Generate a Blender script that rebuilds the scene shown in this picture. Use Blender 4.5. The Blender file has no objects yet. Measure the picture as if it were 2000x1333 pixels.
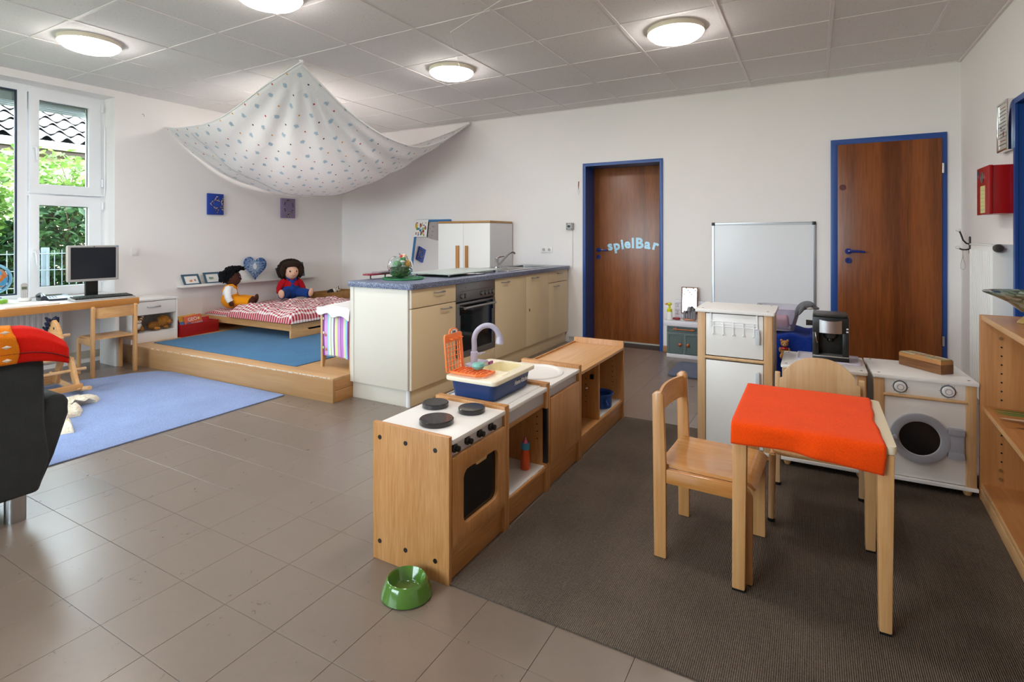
import bpy, bmesh, math, random
from mathutils import Vector, Matrix
R = math.radians
random.seed(7)
SC = bpy.context.scene
COL = SC.collection

# ---------------------------------------------------------------- camera
cam = bpy.data.cameras.new('camera'); co = bpy.data.objects.new('camera', cam); COL.objects.link(co)
cam.sensor_width = 36.0; cam.lens = 18.9; cam.shift_y = -0.10225; cam.clip_start = 0.02
co.location = (0, 0, 1.22); co.rotation_euler = (R(90), 0, math.atan(588/1050))
SC.camera = co

# ---------------------------------------------------------------- sky, exposure
SC.view_settings.view_transform = 'Standard'; SC.view_settings.look = 'None'
SC.view_settings.gamma = 1.0; SC.view_settings.use_curve_mapping = False
SC.view_settings.exposure = 0.85
SC.cycles.use_denoising = True
SC.cycles.max_bounces = 10; SC.cycles.diffuse_bounces = 6; SC.cycles.glossy_bounces = 4
SC.cycles.transmission_bounces = 8; SC.cycles.transparent_max_bounces = 12
SC.cycles.sample_clamp_indirect = 6.0; SC.cycles.caustics_reflective = False; SC.cycles.caustics_refractive = False
SKY = 8.0; LAMP = 20.0
wd = bpy.data.worlds.new('world'); SC.world = wd; wd.use_nodes = True
wd.node_tree.nodes['Background'].inputs[0].default_value = (0.90, 0.95, 1.06, 1)
wd.node_tree.nodes['Background'].inputs[1].default_value = SKY
def portal(loc, rot, sx, sy):                      # guides sky sampling through a window opening, gives no light itself
    l = bpy.data.lights.new('window_portal', 'AREA'); l.shape = 'RECTANGLE'; l.size = sx; l.size_y = sy
    l.cycles.is_portal = True
    o = bpy.data.objects.new('window_portal', l); COL.objects.link(o); o.location = loc; o.rotation_euler = rot
XL, XR, YB, YF, ZC = -6.13, 1.08, 5.76, -2.4, 2.69
portal((XL-0.36, 0.35, 1.63), (0, R(-90), 0), 1.95, 4.8)
portal((-3.3, YF-0.32, 1.63), (R(90), 0, 0), 3.4, 1.95)

# ---------------------------------------------------------------- helpers
def lin(c):
    if isinstance(c, str): c = tuple(int(c[i:i+2], 16) for i in (0, 2, 4))
    return tuple(((x/255)/12.92 if x/255 <= .04045 else ((x/255+.055)/1.055)**2.4) for x in c)
def rgba(c): return (*lin(c), 1.0)
def nd(nt, typ, ins=None, **props):
    n = nt.nodes.new(typ)
    for k, v in props.items(): setattr(n, k, v)
    for k, v in (ins or {}).items():
        if isinstance(v, bpy.types.NodeSocket): nt.links.new(v, n.inputs[k])
        else: n.inputs[k].default_value = v
    return n
def ma(nt, op, a, b=None, c=None):
    ins = {0: a}
    if b is not None: ins[1] = b
    if c is not None: ins[2] = c
    return nd(nt, 'ShaderNodeMath', ins, operation=op).outputs[0]
def mixc(nt, fac, a, b): 
    n = nd(nt, 'ShaderNodeMix', None, data_type='RGBA')
    for i, v in ((0, fac), (6, a), (7, b)):
        if isinstance(v, bpy.types.NodeSocket): nt.links.new(v, n.inputs[i])
        else: n.inputs[i].default_value = v
    return n.outputs[2]
def newmat(name):
    m = bpy.data.materials.new(name); m.use_nodes = True
    return m, m.node_tree, m.node_tree.nodes['Principled BSDF']
def M(name, c, rough=.5, metal=0., spec=.5, var=0., vs=8., bump=0., bs=200., coat=0., sheen=0., emit=None):
    m, nt, p = newmat(name)
    p.inputs['Base Color'].default_value = rgba(c); p.inputs['Roughness'].default_value = rough
    p.inputs['Metallic'].default_value = metal; p.inputs['Specular IOR Level'].default_value = spec
    p.inputs['Coat Weight'].default_value = coat; p.inputs['Coat Roughness'].default_value = .1
    if sheen: p.inputs['Sheen Weight'].default_value = sheen
    tc = nd(nt, 'ShaderNodeTexCoord')
    if var:
        nz = nd(nt, 'ShaderNodeTexNoise', {'Vector': tc.outputs['Object'], 'Scale': vs, 'Detail': 4.})
        k = nd(nt, 'ShaderNodeMapRange', {0: nz.outputs[0], 1: .3, 2: .7, 3: 1-var, 4: 1+var})
        hs = nd(nt, 'ShaderNodeHueSaturation', {'Value': k.outputs[0], 'Color': rgba(c)})
        nt.links.new(hs.outputs[0], p.inputs['Base Color'])
    if bump:
        nb = nd(nt, 'ShaderNodeTexNoise', {'Vector': tc.outputs['Object'], 'Scale': bs, 'Detail': 2.})
        b = nd(nt, 'ShaderNodeBump', {'Height': nb.outputs[0], 'Strength': bump, 'Distance': .003})
        nt.links.new(b.outputs[0], p.inputs['Normal'])
    if emit:
        p.inputs['Emission Color'].default_value = rgba(emit[0]); p.inputs['Emission Strength'].default_value = emit[1]
    return m
def WOOD(name, c1, c2, axis='z', scale=9., rough=.42, fine=.35, stretch=14., coat=0.):
    m, nt, p = newmat(name)
    tc = nd(nt, 'ShaderNodeTexCoord')
    s = [scale]*3; s['xyz'.index(axis)] = scale/stretch
    mp = nd(nt, 'ShaderNodeMapping', {'Vector': tc.outputs['Object'], 'Scale': s})
    n1 = nd(nt, 'ShaderNodeTexNoise', {'Vector': mp.outputs[0], 'Scale': 1., 'Detail': 4., 'Distortion': .6})
    s2 = [scale*14]*3; s2['xyz'.index(axis)] = scale*.7
    mp2 = nd(nt, 'ShaderNodeMapping', {'Vector': tc.outputs['Object'], 'Scale': s2})
    n2 = nd(nt, 'ShaderNodeTexNoise', {'Vector': mp2.outputs[0], 'Scale': 1., 'Detail': 2.})
    f = ma(nt, 'ADD', ma(nt, 'MULTIPLY', n1.outputs[0], 1-fine), ma(nt, 'MULTIPLY', n2.outputs[0], fine))
    mr = nd(nt, 'ShaderNodeMapRange', {0: f, 1: .36, 2: .64, 3: 0., 4: 1.})
    nt.links.new(mixc(nt, mr.outputs[0], rgba(c1), rgba(c2)), p.inputs['Base Color'])
    p.inputs['Roughness'].default_value = rough; p.inputs['Coat Weight'].default_value = coat
    b = nd(nt, 'ShaderNodeBump', {'Height': n2.outputs[0], 'Strength': .06, 'Distance': .002})
    nt.links.new(b.outputs[0], p.inputs['Normal'])
    return m

class MB:
    def __init__(s): s.v = []; s.f = []; s.uv = {}
    def add(s, vs, fs, T=None):
        o = len(s.v)
        s.v += [tuple(T @ Vector(v)) if T is not None else tuple(v) for v in vs]
        s.f += [tuple(i+o for i in f) for f in fs]; return s
    def box(s, x0, x1, y0, y1, z0, z1, T=None):
        return s.add([(x0,y0,z0),(x1,y0,z0),(x1,y1,z0),(x0,y1,z0),(x0,y0,z1),(x1,y0,z1),(x1,y1,z1),(x0,y1,z1)],
            [(3,2,1,0),(4,5,6,7),(0,1,5,4),(1,2,6,5),(2,3,7,6),(3,0,4,7)], T)
    def cyl(s, p0, p1, r0, r1=None, n=20):
        return s.tube([p0, p1], [r0, r0 if r1 is None else r1], n)
    def tube(s, path, r, n=10, closed=False):
        P = [Vector(p) for p in path]; k = len(P)
        rs = r if isinstance(r, (list, tuple)) else [r]*k
        vs = []; fs = []; t0 = None; nrm = None
        for i in range(k):
            t = (P[(i+1) % k]-P[i-1]) if closed else (P[min(i+1, k-1)]-P[max(i-1, 0)])
            t.normalize()
            if nrm is None:
                a = Vector((0,0,1)) if abs(t.z) < .9 else Vector((1,0,0)); nrm = t.cross(a).normalized()
            else:
                nrm = (nrm-t*nrm.dot(t)).normalized()
            b = t.cross(nrm)
            for j in range(n):
                q = 2*math.pi*j/n; vs.append(P[i]+(nrm*math.cos(q)+b*math.sin(q))*rs[i])
        for i in range(k if closed else k-1):
            for j in range(n):
                a0 = i*n; a1 = ((i+1) % k)*n; fs.append((a0+j, a0+(j+1) % n, a1+(j+1) % n, a1+j))
        if not closed: fs += [tuple(range(n-1, -1, -1)), tuple((k-1)*n+j for j in range(n))]
        return s.add(vs, fs)
    def lathe(s, prof, c=(0,0,0), n=28, T=None, sx=1., sy=1.):
        vs = []; fs = []; k = len(prof)
        for r, z in prof:
            for j in range(n):
                q = 2*math.pi*j/n; vs.append((c[0]+r*sx*math.cos(q), c[1]+r*sy*math.sin(q), c[2]+z))
        for i in range(k-1):
            for j in range(n): fs.append((i*n+j, i*n+(j+1) % n, (i+1)*n+(j+1) % n, (i+1)*n+j))
        if prof[0][0] > 1e-5: fs.append(tuple(range(n-1, -1, -1)))
        if prof[-1][0] > 1e-5: fs.append(tuple((k-1)*n+j for j in range(n)))
        return s.add(vs, fs, T)
    def ell(s, c, r, n=16, m=10, T=None, fn=None):
        if not isinstance(r, (tuple, list)): r = (r, r, r)
        vs = []; fs = []
        for i in range(m+1):
            a = math.pi*i/m-math.pi/2
            for j in range(n):
                q = 2*math.pi*j/n; d = Vector((math.cos(a)*math.cos(q), math.cos(a)*math.sin(q), math.sin(a)))
                k = fn(d) if fn else 1.
                p = Vector((d.x*r[0]*k, d.y*r[1]*k, d.z*r[2]*k))
                vs.append(Vector(c)+((T @ p) if T is not None else p))
        for i in range(m):
            for j in range(n): fs.append((i*n+j, i*n+(j+1) % n, (i+1)*n+(j+1) % n, (i+1)*n+j))
        return s.add(vs, fs)
    def prism(s, poly, axis, a, b, T=None):
        n = len(poly)
        def P(p, d):
            return {'x': (d, p[0], p[1]), 'y': (p[0], d, p[1]), 'z': (p[0], p[1], d)}[axis]
        return s.add([P(p, a) for p in poly]+[P(p, b) for p in poly],
            [tuple(range(n-1, -1, -1)), tuple(range(n, 2*n))]+[(i, (i+1) % n, n+(i+1) % n, n+i) for i in range(n)], T)
    def ring(s, outer, inner, axis, a, b, T=None):   # two outlines with the same point count: a plate with a hole
        n = len(outer)
        def P(p, d): return {'x': (d, p[0], p[1]), 'y': (p[0], d, p[1]), 'z': (p[0], p[1], d)}[axis]
        vs = [P(p, a) for p in outer]+[P(p, a) for p in inner]+[P(p, b) for p in outer]+[P(p, b) for p in inner]
        fs = []
        for i in range(n):
            j = (i+1) % n
            fs += [(i, j, n+j, n+i), (2*n+i, 3*n+i, 3*n+j, 2*n+j), (i, 2*n+i, 2*n+j, j), (n+i, n+j, 3*n+j, 3*n+i)]
        return s.add(vs, fs, T)
    def grid(s, fn, nu, nv, uv=None):
        o = len(s.v)
        for i in range(nu+1):
            for j in range(nv+1): s.v.append(tuple(fn(i/nu, j/nv)))
        for i in range(nu):
            for j in range(nv):
                k = o+i*(nv+1)+j; s.f.append((k, k+nv+1, k+nv+2, k+1))
                if uv: s.uv[len(s.f)-1] = [(a*uv[0], b*uv[1]) for a, b in ((i/nu, j/nv), ((i+1)/nu, j/nv), ((i+1)/nu, (j+1)/nv), (i/nu, (j+1)/nv))]
        return s
    def mesh(s, name, bevel=0, seg=2, smooth=35, off=None, solid=0, fix=True):
        me = bpy.data.meshes.new(name)
        vs = s.v if off is None else [(v[0]-off[0], v[1]-off[1], v[2]-off[2]) for v in s.v]
        me.from_pydata(vs, [], s.f)
        if s.uv:
            ul = me.uv_layers.new(name='uv')
            for fi, q in s.uv.items():
                for li, w in zip(me.polygons[fi].loop_indices, q): ul.data[li].uv = w
        bm = bmesh.new(); bm.from_mesh(me)
        if fix: bmesh.ops.remove_doubles(bm, verts=bm.verts, dist=1e-6) if not s.uv else None
        if fix: bmesh.ops.recalc_face_normals(bm, faces=bm.faces)
        if bevel:
            es = [e for e in bm.edges if len(e.link_faces) == 2 and e.calc_face_angle(0) > R(32)]
            bmesh.ops.bevel(bm, geom=es, offset=bevel, offset_type='OFFSET', segments=seg, profile=.6, affect='EDGES', clamp_overlap=True)
        if solid: bmesh.ops.solidify(bm, geom=bm.faces[:], thickness=solid)
        bm.to_mesh(me); bm.free()
        me.polygons.foreach_set('use_smooth', [True]*len(me.polygons))
        if smooth < 180: me.set_sharp_from_angle(angle=R(smooth))
        me.update(); return me
OFF = {}
def tag(o, label=None, cat=None, group=None, kind=None):
    if label: o['label'] = label
    if cat: o['category'] = cat
    if group: o['group'] = group
    if kind: o['kind'] = kind
    return o
def thing(name, label, cat, loc=(0,0,0), rz=0, group=None, world=True):
    o = bpy.data.objects.new(name, None); COL.objects.link(o); o.location = loc; o.rotation_euler = (0, 0, rz)
    o.empty_display_size = .05; OFF[o] = Vector(loc) if world else Vector((0,0,0))
    return tag(o, label, cat, group)
def part(name, mb, mat, parent, label=None, **k):
    off = OFF[parent]
    me = mb.mesh(name, off=off, **k) if isinstance(mb, MB) else mb
    o = bpy.data.objects.new(name, me); COL.objects.link(o); o.parent = parent; OFF[o] = off
    if isinstance(mb, MB) and mat: me.materials.append(mat)
    if label: o['label'] = label
    return o
def solo(name, mb, mat, label, cat, loc, group=None, **k):
    me = mb.mesh(name, off=Vector(loc), **k); me.materials.append(mat)
    o = bpy.data.objects.new(name, me); COL.objects.link(o); o.location = loc; OFF[o] = Vector(loc)
    return tag(o, label, cat, group)
def struct(name, mb, mat, parent=None, **k):
    me = mb.mesh(name, **k); me.materials.append(mat)
    o = bpy.data.objects.new(name, me); COL.objects.link(o); OFF[o] = Vector((0,0,0))
    if parent: o.parent = parent
    else: o['kind'] = 'structure'
    return o
def inst(name, me, parent, loc, rot=(0,0,0), scale=None):
    o = bpy.data.objects.new(name, me); COL.objects.link(o); o.location = loc; o.rotation_euler = rot
    if parent: o.parent = parent; OFF[o] = OFF.get(parent, Vector((0,0,0)))
    if scale: o.scale = scale
    return o
def text_mesh(txt, size, depth, mat, bold=0.):
    cu = bpy.data.curves.new('lettering', 'FONT'); cu.body = txt; cu.size = size; cu.extrude = depth; cu.offset = bold
    cu.align_x = 'CENTER'; cu.resolution_u = 3
    t = bpy.data.objects.new('lettering', cu); COL.objects.link(t)
    dg = bpy.context.evaluated_depsgraph_get()
    me = bpy.data.meshes.new_from_object(t.evaluated_get(dg))
    bpy.data.objects.remove(t); bpy.data.curves.remove(cu)
    me.materials.clear(); me.materials.append(mat); return me
def rrect(x0, x1, y0, y1, r, n=5):
    out = []
    for cx, cy, a0 in ((x1-r, y1-r, 0), (x0+r, y1-r, 90), (x0+r, y0+r, 180), (x1-r, y0+r, 270)):
        for i in range(n+1): a = R(a0+90*i/n); out.append((cx+r*math.cos(a), cy+r*math.sin(a)))
    return out
def circ(cx, cy, r, n=32, sy=1.): return [(cx+r*math.cos(2*math.pi*i/n), cy+r*sy*math.sin(2*math.pi*i/n)) for i in range(n)]
def spl(pts, n=6):
    P = [Vector(p) for p in pts]; out = []
    for i in range(len(P)-1):
        a, b, c, d = P[max(i-1, 0)], P[i], P[i+1], P[min(i+2, len(P)-1)]
        for k in range(n):
            t = k/n; out.append(.5*((2*b)+(c-a)*t+(2*a-5*b+4*c-d)*t*t+(3*b-a-3*c+d)*t**3))
    return out+[P[-1]]
def B(*a, **k): return MB().box(*a, **k)
# ---------------------------------------------------------------- materials
WALL = M('wall_paint', 'f0ecea', .85, spec=.2, var=.012, vs=2., bump=.12, bs=120)
WHITE = M('white_laminate', 'e9e7e4', .35)
WHITEM = M('white_matt', 'efefec', .6)
PVC = M('white_window_plastic', 'eef0f4', .28)
BEECH = WOOD('beech', 'd9ab77', 'c08a52', 'z', 7., .38)
BEECHX = WOOD('beech_x', 'd9ab77', 'c08a52', 'x', 7., .38)
BEECHY = WOOD('beech_y', 'd9ab77', 'c08a52', 'y', 7., .38)
PALEB = WOOD('pale_beech', 'd8b48a', 'c59a6a', 'z', 8., .45)
PALEBY = WOOD('pale_beech_y', 'dcb287', 'c4925c', 'y', 5., .35)
HONEY = WOOD('honey_beech', 'd0985a', 'b4773a', 'x', 6., .22, coat=.3)
HONEYZ = WOOD('honey_beech_z', 'd3a06a', 'b98148', 'z', 6., .3, coat=.2)
OAKZ = WOOD('toy_kitchen_beech', 'c99560', 'b27a42', 'z', 16., .38, fine=.55)
OAKY = WOOD('toy_kitchen_beech_y', 'c4915c', 'a9733e', 'y', 10., .38, fine=.5)
OAKX = WOOD('toy_kitchen_beech_x', 'c4915c', 'a9733e', 'x', 10., .38, fine=.5)
SHELFW = WOOD('shelf_beech', 'c48c58', 'a9703c', 'z', 6., .35)
SHELFWY = WOOD('shelf_beech_y', 'c48c58', 'a9703c', 'y', 6., .3)
EDGE = WOOD('light_edge_band', 'd6ad7c', 'c89a66', 'y', 8., .4)
MAHOG = WOOD('mahogany_door', '6f3a17', '9a5a2b', 'z', 9., .3, fine=.4, stretch=22.)
MAHOG2 = WOOD('red_mahogany_door', '64300f', '92501f', 'z', 7., .28, fine=.35, stretch=24.)
DESKW = WOOD('desk_edge_beech', 'c98c4c', 'b57636', 'y', 5., .35)
PLATW = WOOD('platform_plywood', 'c6a074', 'b1875a', 'x', 4., .4, fine=.25)
PLATT = WOOD('platform_top_wood', 'd0a878', 'bd9062', 'x', 6., .35)
WALNUT = WOOD('walnut_box', '5a3420', '95653a', 'x', 12., .35, stretch=8.)
OLIVEW = WOOD('light_box_wood', 'a97342', 'c08c55', 'x', 12., .35)
TOYW = WOOD('toy_box_wood', 'b08348', '9a6d36', 'x', 6., .4)
BLUE = M('blue_door_paint', '1f4a93', .35)
NAVY = M('navy_lacquer', '1c2f7a', .2)
BLACK = M('black_plastic', '131313', .35)
BLACKG = M('black_gloss', '0a0b0d', .08)
DARK = M('dark_void', '0c0a08', .8)
STEEL = M('brushed_steel', 'b9b9b9', .3, metal=1.)
CHROME = M('chrome', 'dddddd', .08, metal=1.)
SILVER = M('silver_plastic', 'b3aeab', .4, metal=.3)
GREYP = M('grey_plastic', '9498a2', .45)
CREAM = M('cream_cabinet_front', 'eed9b0', .4, var=.008, vs=3)
CREAMW = M('off_white_cabinet_side', 'dcd6cb', .45)
OVENS = M('oven_steel', '8c8b89', .34, metal=.85)
GLASSD = M('dark_oven_glass', '0b0d0f', .05)
RED = M('red_lacquer', 'a50d14', .3)
REDW = M('red_painted_wood', '9c0f12', .4)
ORANGEP = M('orange_plastic', 'f6803c', .35)
CREAMP = M('cream_plastic', 'efe6cd', .35)
YCREAMP = M('yellow_cream_plastic', 'e9dcae', .4)
BLUEP = M('blue_plastic', '1e3a6e', .42)
LILAC = M('lilac_grey_plastic', 'b9b6cc', .32)
GREENP = M('green_ceramic', '4f7a2d', .12, coat=.6)
TURQ = M('turquoise_plastic', '79b8ac', .4)
SKYB = M('sky_blue_plastic', '3f8fb5', .35)
PINK = M('pink_rubber', 'e2638f', .4)
COPPER = M('copper_plastic', 'b4693f', .3, metal=.5)
GREENG = M('slate_green_paint', '536461', .45)
YELLOW = M('yellow_plastic', 'd8d818', .35)
DORANGE = M('duck_bill_orange', 'e8801c', .4)
LGREY = M('light_grey_plastic', 'c9c8cd', .4)
BURGUNDY = M('burgundy_lacquer', '8a1f34', .3)
def felt(name, c, sc=180., var=.18, bump=.5, dist=.004):
    m, nt, p = newmat(name); tc = nd(nt, 'ShaderNodeTexCoord')
    n1 = nd(nt, 'ShaderNodeTexNoise', {'Vector': tc.outputs['Object'], 'Scale': sc, 'Detail': 3.})
    n2 = nd(nt, 'ShaderNodeTexNoise', {'Vector': tc.outputs['Object'], 'Scale': sc*.03, 'Detail': 4.})
    k = nd(nt, 'ShaderNodeMapRange', {0: ma(nt, 'ADD', ma(nt, 'MULTIPLY', n1.outputs[0], .75), ma(nt, 'MULTIPLY', n2.outputs[0], .25)), 1: .35, 2: .65, 3: 1-var, 4: 1+var})
    hs = nd(nt, 'ShaderNodeHueSaturation', {'Value': k.outputs[0], 'Color': rgba(c)})
    nt.links.new(hs.outputs[0], p.inputs['Base Color']); p.inputs['Roughness'].default_value = .95
    p.inputs['Specular IOR Level'].default_value = .15; p.inputs['Sheen Weight'].default_value = .06
    b = nd(nt, 'ShaderNodeBump', {'Height': n1.outputs[0], 'Strength': bump, 'Distance': dist}); nt.links.new(b.outputs[0], p.inputs['Normal'])
    return m
RUGB = felt('pale_blue_carpet', '8a9ecb', 150)
PLATB = felt('steel_blue_carpet', '47749b', 150, var=.22)
ARMF = felt('charcoal_upholstery', '3b3e40', 400, var=.25, bump=.2)
FLEECE = felt('red_fleece', 'd31a0c', 300, var=.1)
FLEECEO = felt('orange_fleece', 'e8841a', 300, var=.1)
FELTO = felt('orange_felt', 'ee4a06', 260, var=.1, bump=.35)
TOWEL = felt('blue_terry', '16358f', 220, var=.3, bump=.9)
MATG = felt('blue_grey_bath_mat', '626a80', 160, var=.35, bump=1.)
WOOL = felt('sheep_wool', 'f1e8d4', 90, var=.12, bump=1., dist=.012)
PLUSHT = felt('tawny_plush', '8a5a26', 200, var=.3, bump=.8)
PLUSHW = felt('white_plush', 'e6ded2', 200, var=.12, bump=.8)
PLUSHD = felt('golden_plush', 'a86f2c', 120, var=.35, bump=1.)
HAIRB = felt('black_yarn', '0d0d10', 150, var=.5, bump=1.)
HAIRN = felt('brown_yarn', '33241a', 200, var=.5, bump=1.)
MANE = felt('dark_blue_yarn', '23263a', 150, var=.5, bump=1.)
COTW = felt('white_cotton', 'eceaea', 300, var=.03, bump=.15)
COTR = felt('red_cotton', 'ad1220', 300, var=.1, bump=.2)
DENIM = felt('blue_denim', '1e3f86', 300, var=.15, bump=.2)
CORDO = felt('orange_corduroy', 'ea9416', 300, var=.08, bump=.2)
SKIND = felt('dark_brown_cloth_skin', '4b2a22', 300, var=.06, bump=.1)
SKINL = felt('peach_cloth_skin', 'e3b49a', 300, var=.05, bump=.1)

# brown ribbed needle-felt carpet
RIB, nt, p = newmat('brown_ribbed_carpet'); tc = nd(nt, 'ShaderNodeTexCoord')
wv = nd(nt, 'ShaderNodeTexWave', {'Vector': tc.outputs['Object'], 'Scale': 55., 'Distortion': 1.2, 'Detail': 2., 'Detail Scale': 3.}, bands_direction='X')
n1 = nd(nt, 'ShaderNodeTexNoise', {'Vector': tc.outputs['Object'], 'Scale': 260., 'Detail': 2.})
n2 = nd(nt, 'ShaderNodeTexNoise', {'Vector': tc.outputs['Object'], 'Scale': 3., 'Detail': 5.})
f = ma(nt, 'ADD', ma(nt, 'MULTIPLY', wv.outputs[1], .25), ma(nt, 'ADD', ma(nt, 'MULTIPLY', n1.outputs[0], .45), ma(nt, 'MULTIPLY', n2.outputs[0], .3)))
mr = nd(nt, 'ShaderNodeMapRange', {0: f, 1: .25, 2: .75, 3: 0., 4: 1.})
nt.links.new(mixc(nt, mr.outputs[0], rgba('3b332d'), rgba('7a6d61')), p.inputs['Base Color']); p.inputs['Roughness'].default_value = .95
p.inputs['Specular IOR Level'].default_value = .1
b = nd(nt, 'ShaderNodeBump', {'Height': ma(nt, 'ADD', wv.outputs[1], ma(nt, 'MULTIPLY', n1.outputs[0], .6)), 'Strength': .6, 'Distance': .004}); nt.links.new(b.outputs[0], p.inputs['Normal'])

# marbled linoleum floor tiles
TILE, nt, p = newmat('marbled_linoleum'); tc = nd(nt, 'ShaderNodeTexCoord'); oi = nd(nt, 'ShaderNodeObjectInfo')
ge = nd(nt, 'ShaderNodeNewGeometry')
n1 = nd(nt, 'ShaderNodeTexNoise', {'Vector': ge.outputs['Position'], 'Scale': 16., 'Detail': 7., 'Roughness': .7, 'Distortion': .8})
n2 = nd(nt, 'ShaderNodeTexNoise', {'Vector': ge.outputs['Position'], 'Scale': 1.3, 'Detail': 3.})
n3 = nd(nt, 'ShaderNodeTexNoise', {'Vector': ge.outputs['Position'], 'Scale': 26., 'Detail': 8., 'Roughness': .75, 'Distortion': 1.2})
f = ma(nt, 'ADD', ma(nt, 'MULTIPLY', n1.outputs[0], .55), ma(nt, 'ADD', ma(nt, 'MULTIPLY', n2.outputs[0], .25), ma(nt, 'MULTIPLY', oi.outputs['Random'], .10)))
mr = nd(nt, 'ShaderNodeMapRange', {0: f, 1: .33, 2: .72, 3: 0., 4: 1.})
base = mixc(nt, mr.outputs[0], rgba('75675c'), rgba('7e6f64'))
dk = nd(nt, 'ShaderNodeMapRange', {0: n3.outputs[0], 1: .72, 2: .82, 3: 0., 4: .05})
nt.links.new(mixc(nt, dk.outputs[0], base, rgba('4b4544')), p.inputs['Base Color'])
rr = nd(nt, 'ShaderNodeMapRange', {0: n1.outputs[0], 1: .3, 2: .7, 3: .27, 4: .31}); nt.links.new(rr.outputs[0], p.inputs['Roughness'])
p.inputs['Specular IOR Level'].default_value = .7; p.inputs['Coat Weight'].default_value = .15; p.inputs['Coat Roughness'].default_value = .25
bb = nd(nt, 'ShaderNodeBump', {'Height': n2.outputs[0], 'Strength': .06, 'Distance': .02}); nt.links.new(bb.outputs[0], p.inputs['Normal'])
GROUT = M('floor_joint', '4a4038', .8)

# mineral-fibre ceiling tiles
CTILE, nt, p = newmat('mineral_fibre_tile'); tc = nd(nt, 'ShaderNodeTexCoord'); ge = nd(nt, 'ShaderNodeNewGeometry')
n1 = nd(nt, 'ShaderNodeTexNoise', {'Vector': ge.outputs['Position'], 'Scale': 90., 'Detail': 3., 'Distortion': 1.})
pit = nd(nt, 'ShaderNodeMapRange', {0: n1.outputs[0], 1: .62, 2: .7, 3: 0., 4: .5})
nt.links.new(mixc(nt, pit.outputs[0], rgba('e6e3e2'), rgba('a59f9e')), p.inputs['Base Color']); p.inputs['Roughness'].default_value = .9
p.inputs['Specular IOR Level'].default_value = .1

# speckled blue-grey worktop
STONE, nt, p = newmat('speckled_worktop'); tc = nd(nt, 'ShaderNodeTexCoord')
n1 = nd(nt, 'ShaderNodeTexNoise', {'Vector': tc.outputs['Object'], 'Scale': 210., 'Detail': 2.})
mr = nd(nt, 'ShaderNodeMapRange', {0: n1.outputs[0], 1: .42, 2: .62, 3: 0., 4: 1.})
nt.links.new(mixc(nt, mr.outputs[0], rgba('39435f'), rgba('9aa3bd')), p.inputs['Base Color']); p.inputs['Roughness'].default_value = .3

# gingham (uv in metres)
GING, nt, p = newmat('red_gingham'); uv = nd(nt, 'ShaderNodeUVMap'); sx = nd(nt, 'ShaderNodeSeparateXYZ', {0: uv.outputs[0]})
def stripe(s): return ma(nt, 'LESS_THAN', ma(nt, 'FRACT', ma(nt, 'DIVIDE', s, .036)), .5)
f = ma(nt, 'MULTIPLY', ma(nt, 'ADD', stripe(sx.outputs[0]), stripe(sx.outputs[1])), .5)
nt.links.new(mixc(nt, f, rgba('f2eceb'), rgba('b0142c')), p.inputs['Base Color']); p.inputs['Roughness'].default_value = .9

# canopy print: pale blue clouds and tiny stars on white cotton (uv in metres), partly translucent
CANO, nt, p = newmat('cloud_print_cotton'); uv = nd(nt, 'ShaderNodeUVMap'); sx = nd(nt, 'ShaderNodeSeparateXYZ', {0: uv.outputs[0]})
def cells(px, py, ox, oy):
    row = ma(nt, 'FLOOR', ma(nt, 'DIVIDE', ma(nt, 'ADD', sx.outputs[1], oy), py))
    u = ma(nt, 'ADD', ma(nt, 'DIVIDE', ma(nt, 'ADD', sx.outputs[0], ox), px), ma(nt, 'MULTIPLY', ma(nt, 'MODULO', row, 2.), .5))
    v = ma(nt, 'DIVIDE', ma(nt, 'ADD', sx.outputs[1], oy), py)
    du = ma(nt, 'MULTIPLY', ma(nt, 'SUBTRACT', ma(nt, 'FRACT', u), .5), px); dv = ma(nt, 'MULTIPLY', ma(nt, 'SUBTRACT', ma(nt, 'FRACT', v), .5), py)
    cid = nd(nt, 'ShaderNodeCombineXYZ', {0: ma(nt, 'FLOOR', u), 1: row}).outputs[0]
    return du, dv, cid
du, dv, cid = cells(.235, .16, 0., 0.)
nz = nd(nt, 'ShaderNodeTexNoise', {'Vector': uv.outputs[0], 'Scale': 75., 'Detail': 1.})
rad = ma(nt, 'SQRT', ma(nt, 'ADD', ma(nt, 'MULTIPLY', du, du), ma(nt, 'MULTIPLY', ma(nt, 'MULTIPLY', dv, dv), 1.6)))
cloud = ma(nt, 'LESS_THAN', ma(nt, 'ADD', rad, ma(nt, 'MULTIPLY', ma(nt, 'SUBTRACT', nz.outputs[0], .5), .045)), .025)
du2, dv2, cid2 = cells(.235, .16, .1175, .06)
rad2 = ma(nt, 'ADD', ma(nt, 'ABSOLUTE', du2), ma(nt, 'ABSOLUTE', dv2))
star = ma(nt, 'LESS_THAN', rad2, .0105)
wn = nd(nt, 'ShaderNodeTexWhiteNoise', {'Vector': cid2})
cr = nd(nt, 'ShaderNodeValToRGB', {0: wn.outputs[0]}); cr.color_ramp.interpolation = 'CONSTANT'
cr.color_ramp.elements[0].color = rgba('c03028'); cr.color_ramp.elements[1].position = .66; cr.color_ramp.elements[1].color = rgba('26365f')
e = cr.color_ramp.elements.new(.33); e.color = rgba('e0a33a')
c = mixc(nt, star, mixc(nt, cloud, rgba('efeeee'), rgba('b9cbd6')), cr.outputs[0])
nt.links.new(c, p.inputs['Base Color']); p.inputs['Roughness'].default_value = .9
wr = nd(nt, 'ShaderNodeTexNoise', {'Vector': uv.outputs[0], 'Scale': 9., 'Detail': 5., 'Distortion': 1.5})
bb = nd(nt, 'ShaderNodeBump', {'Height': wr.outputs[0], 'Strength': .25, 'Distance': .03}); nt.links.new(bb.outputs[0], p.inputs['Normal'])
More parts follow.
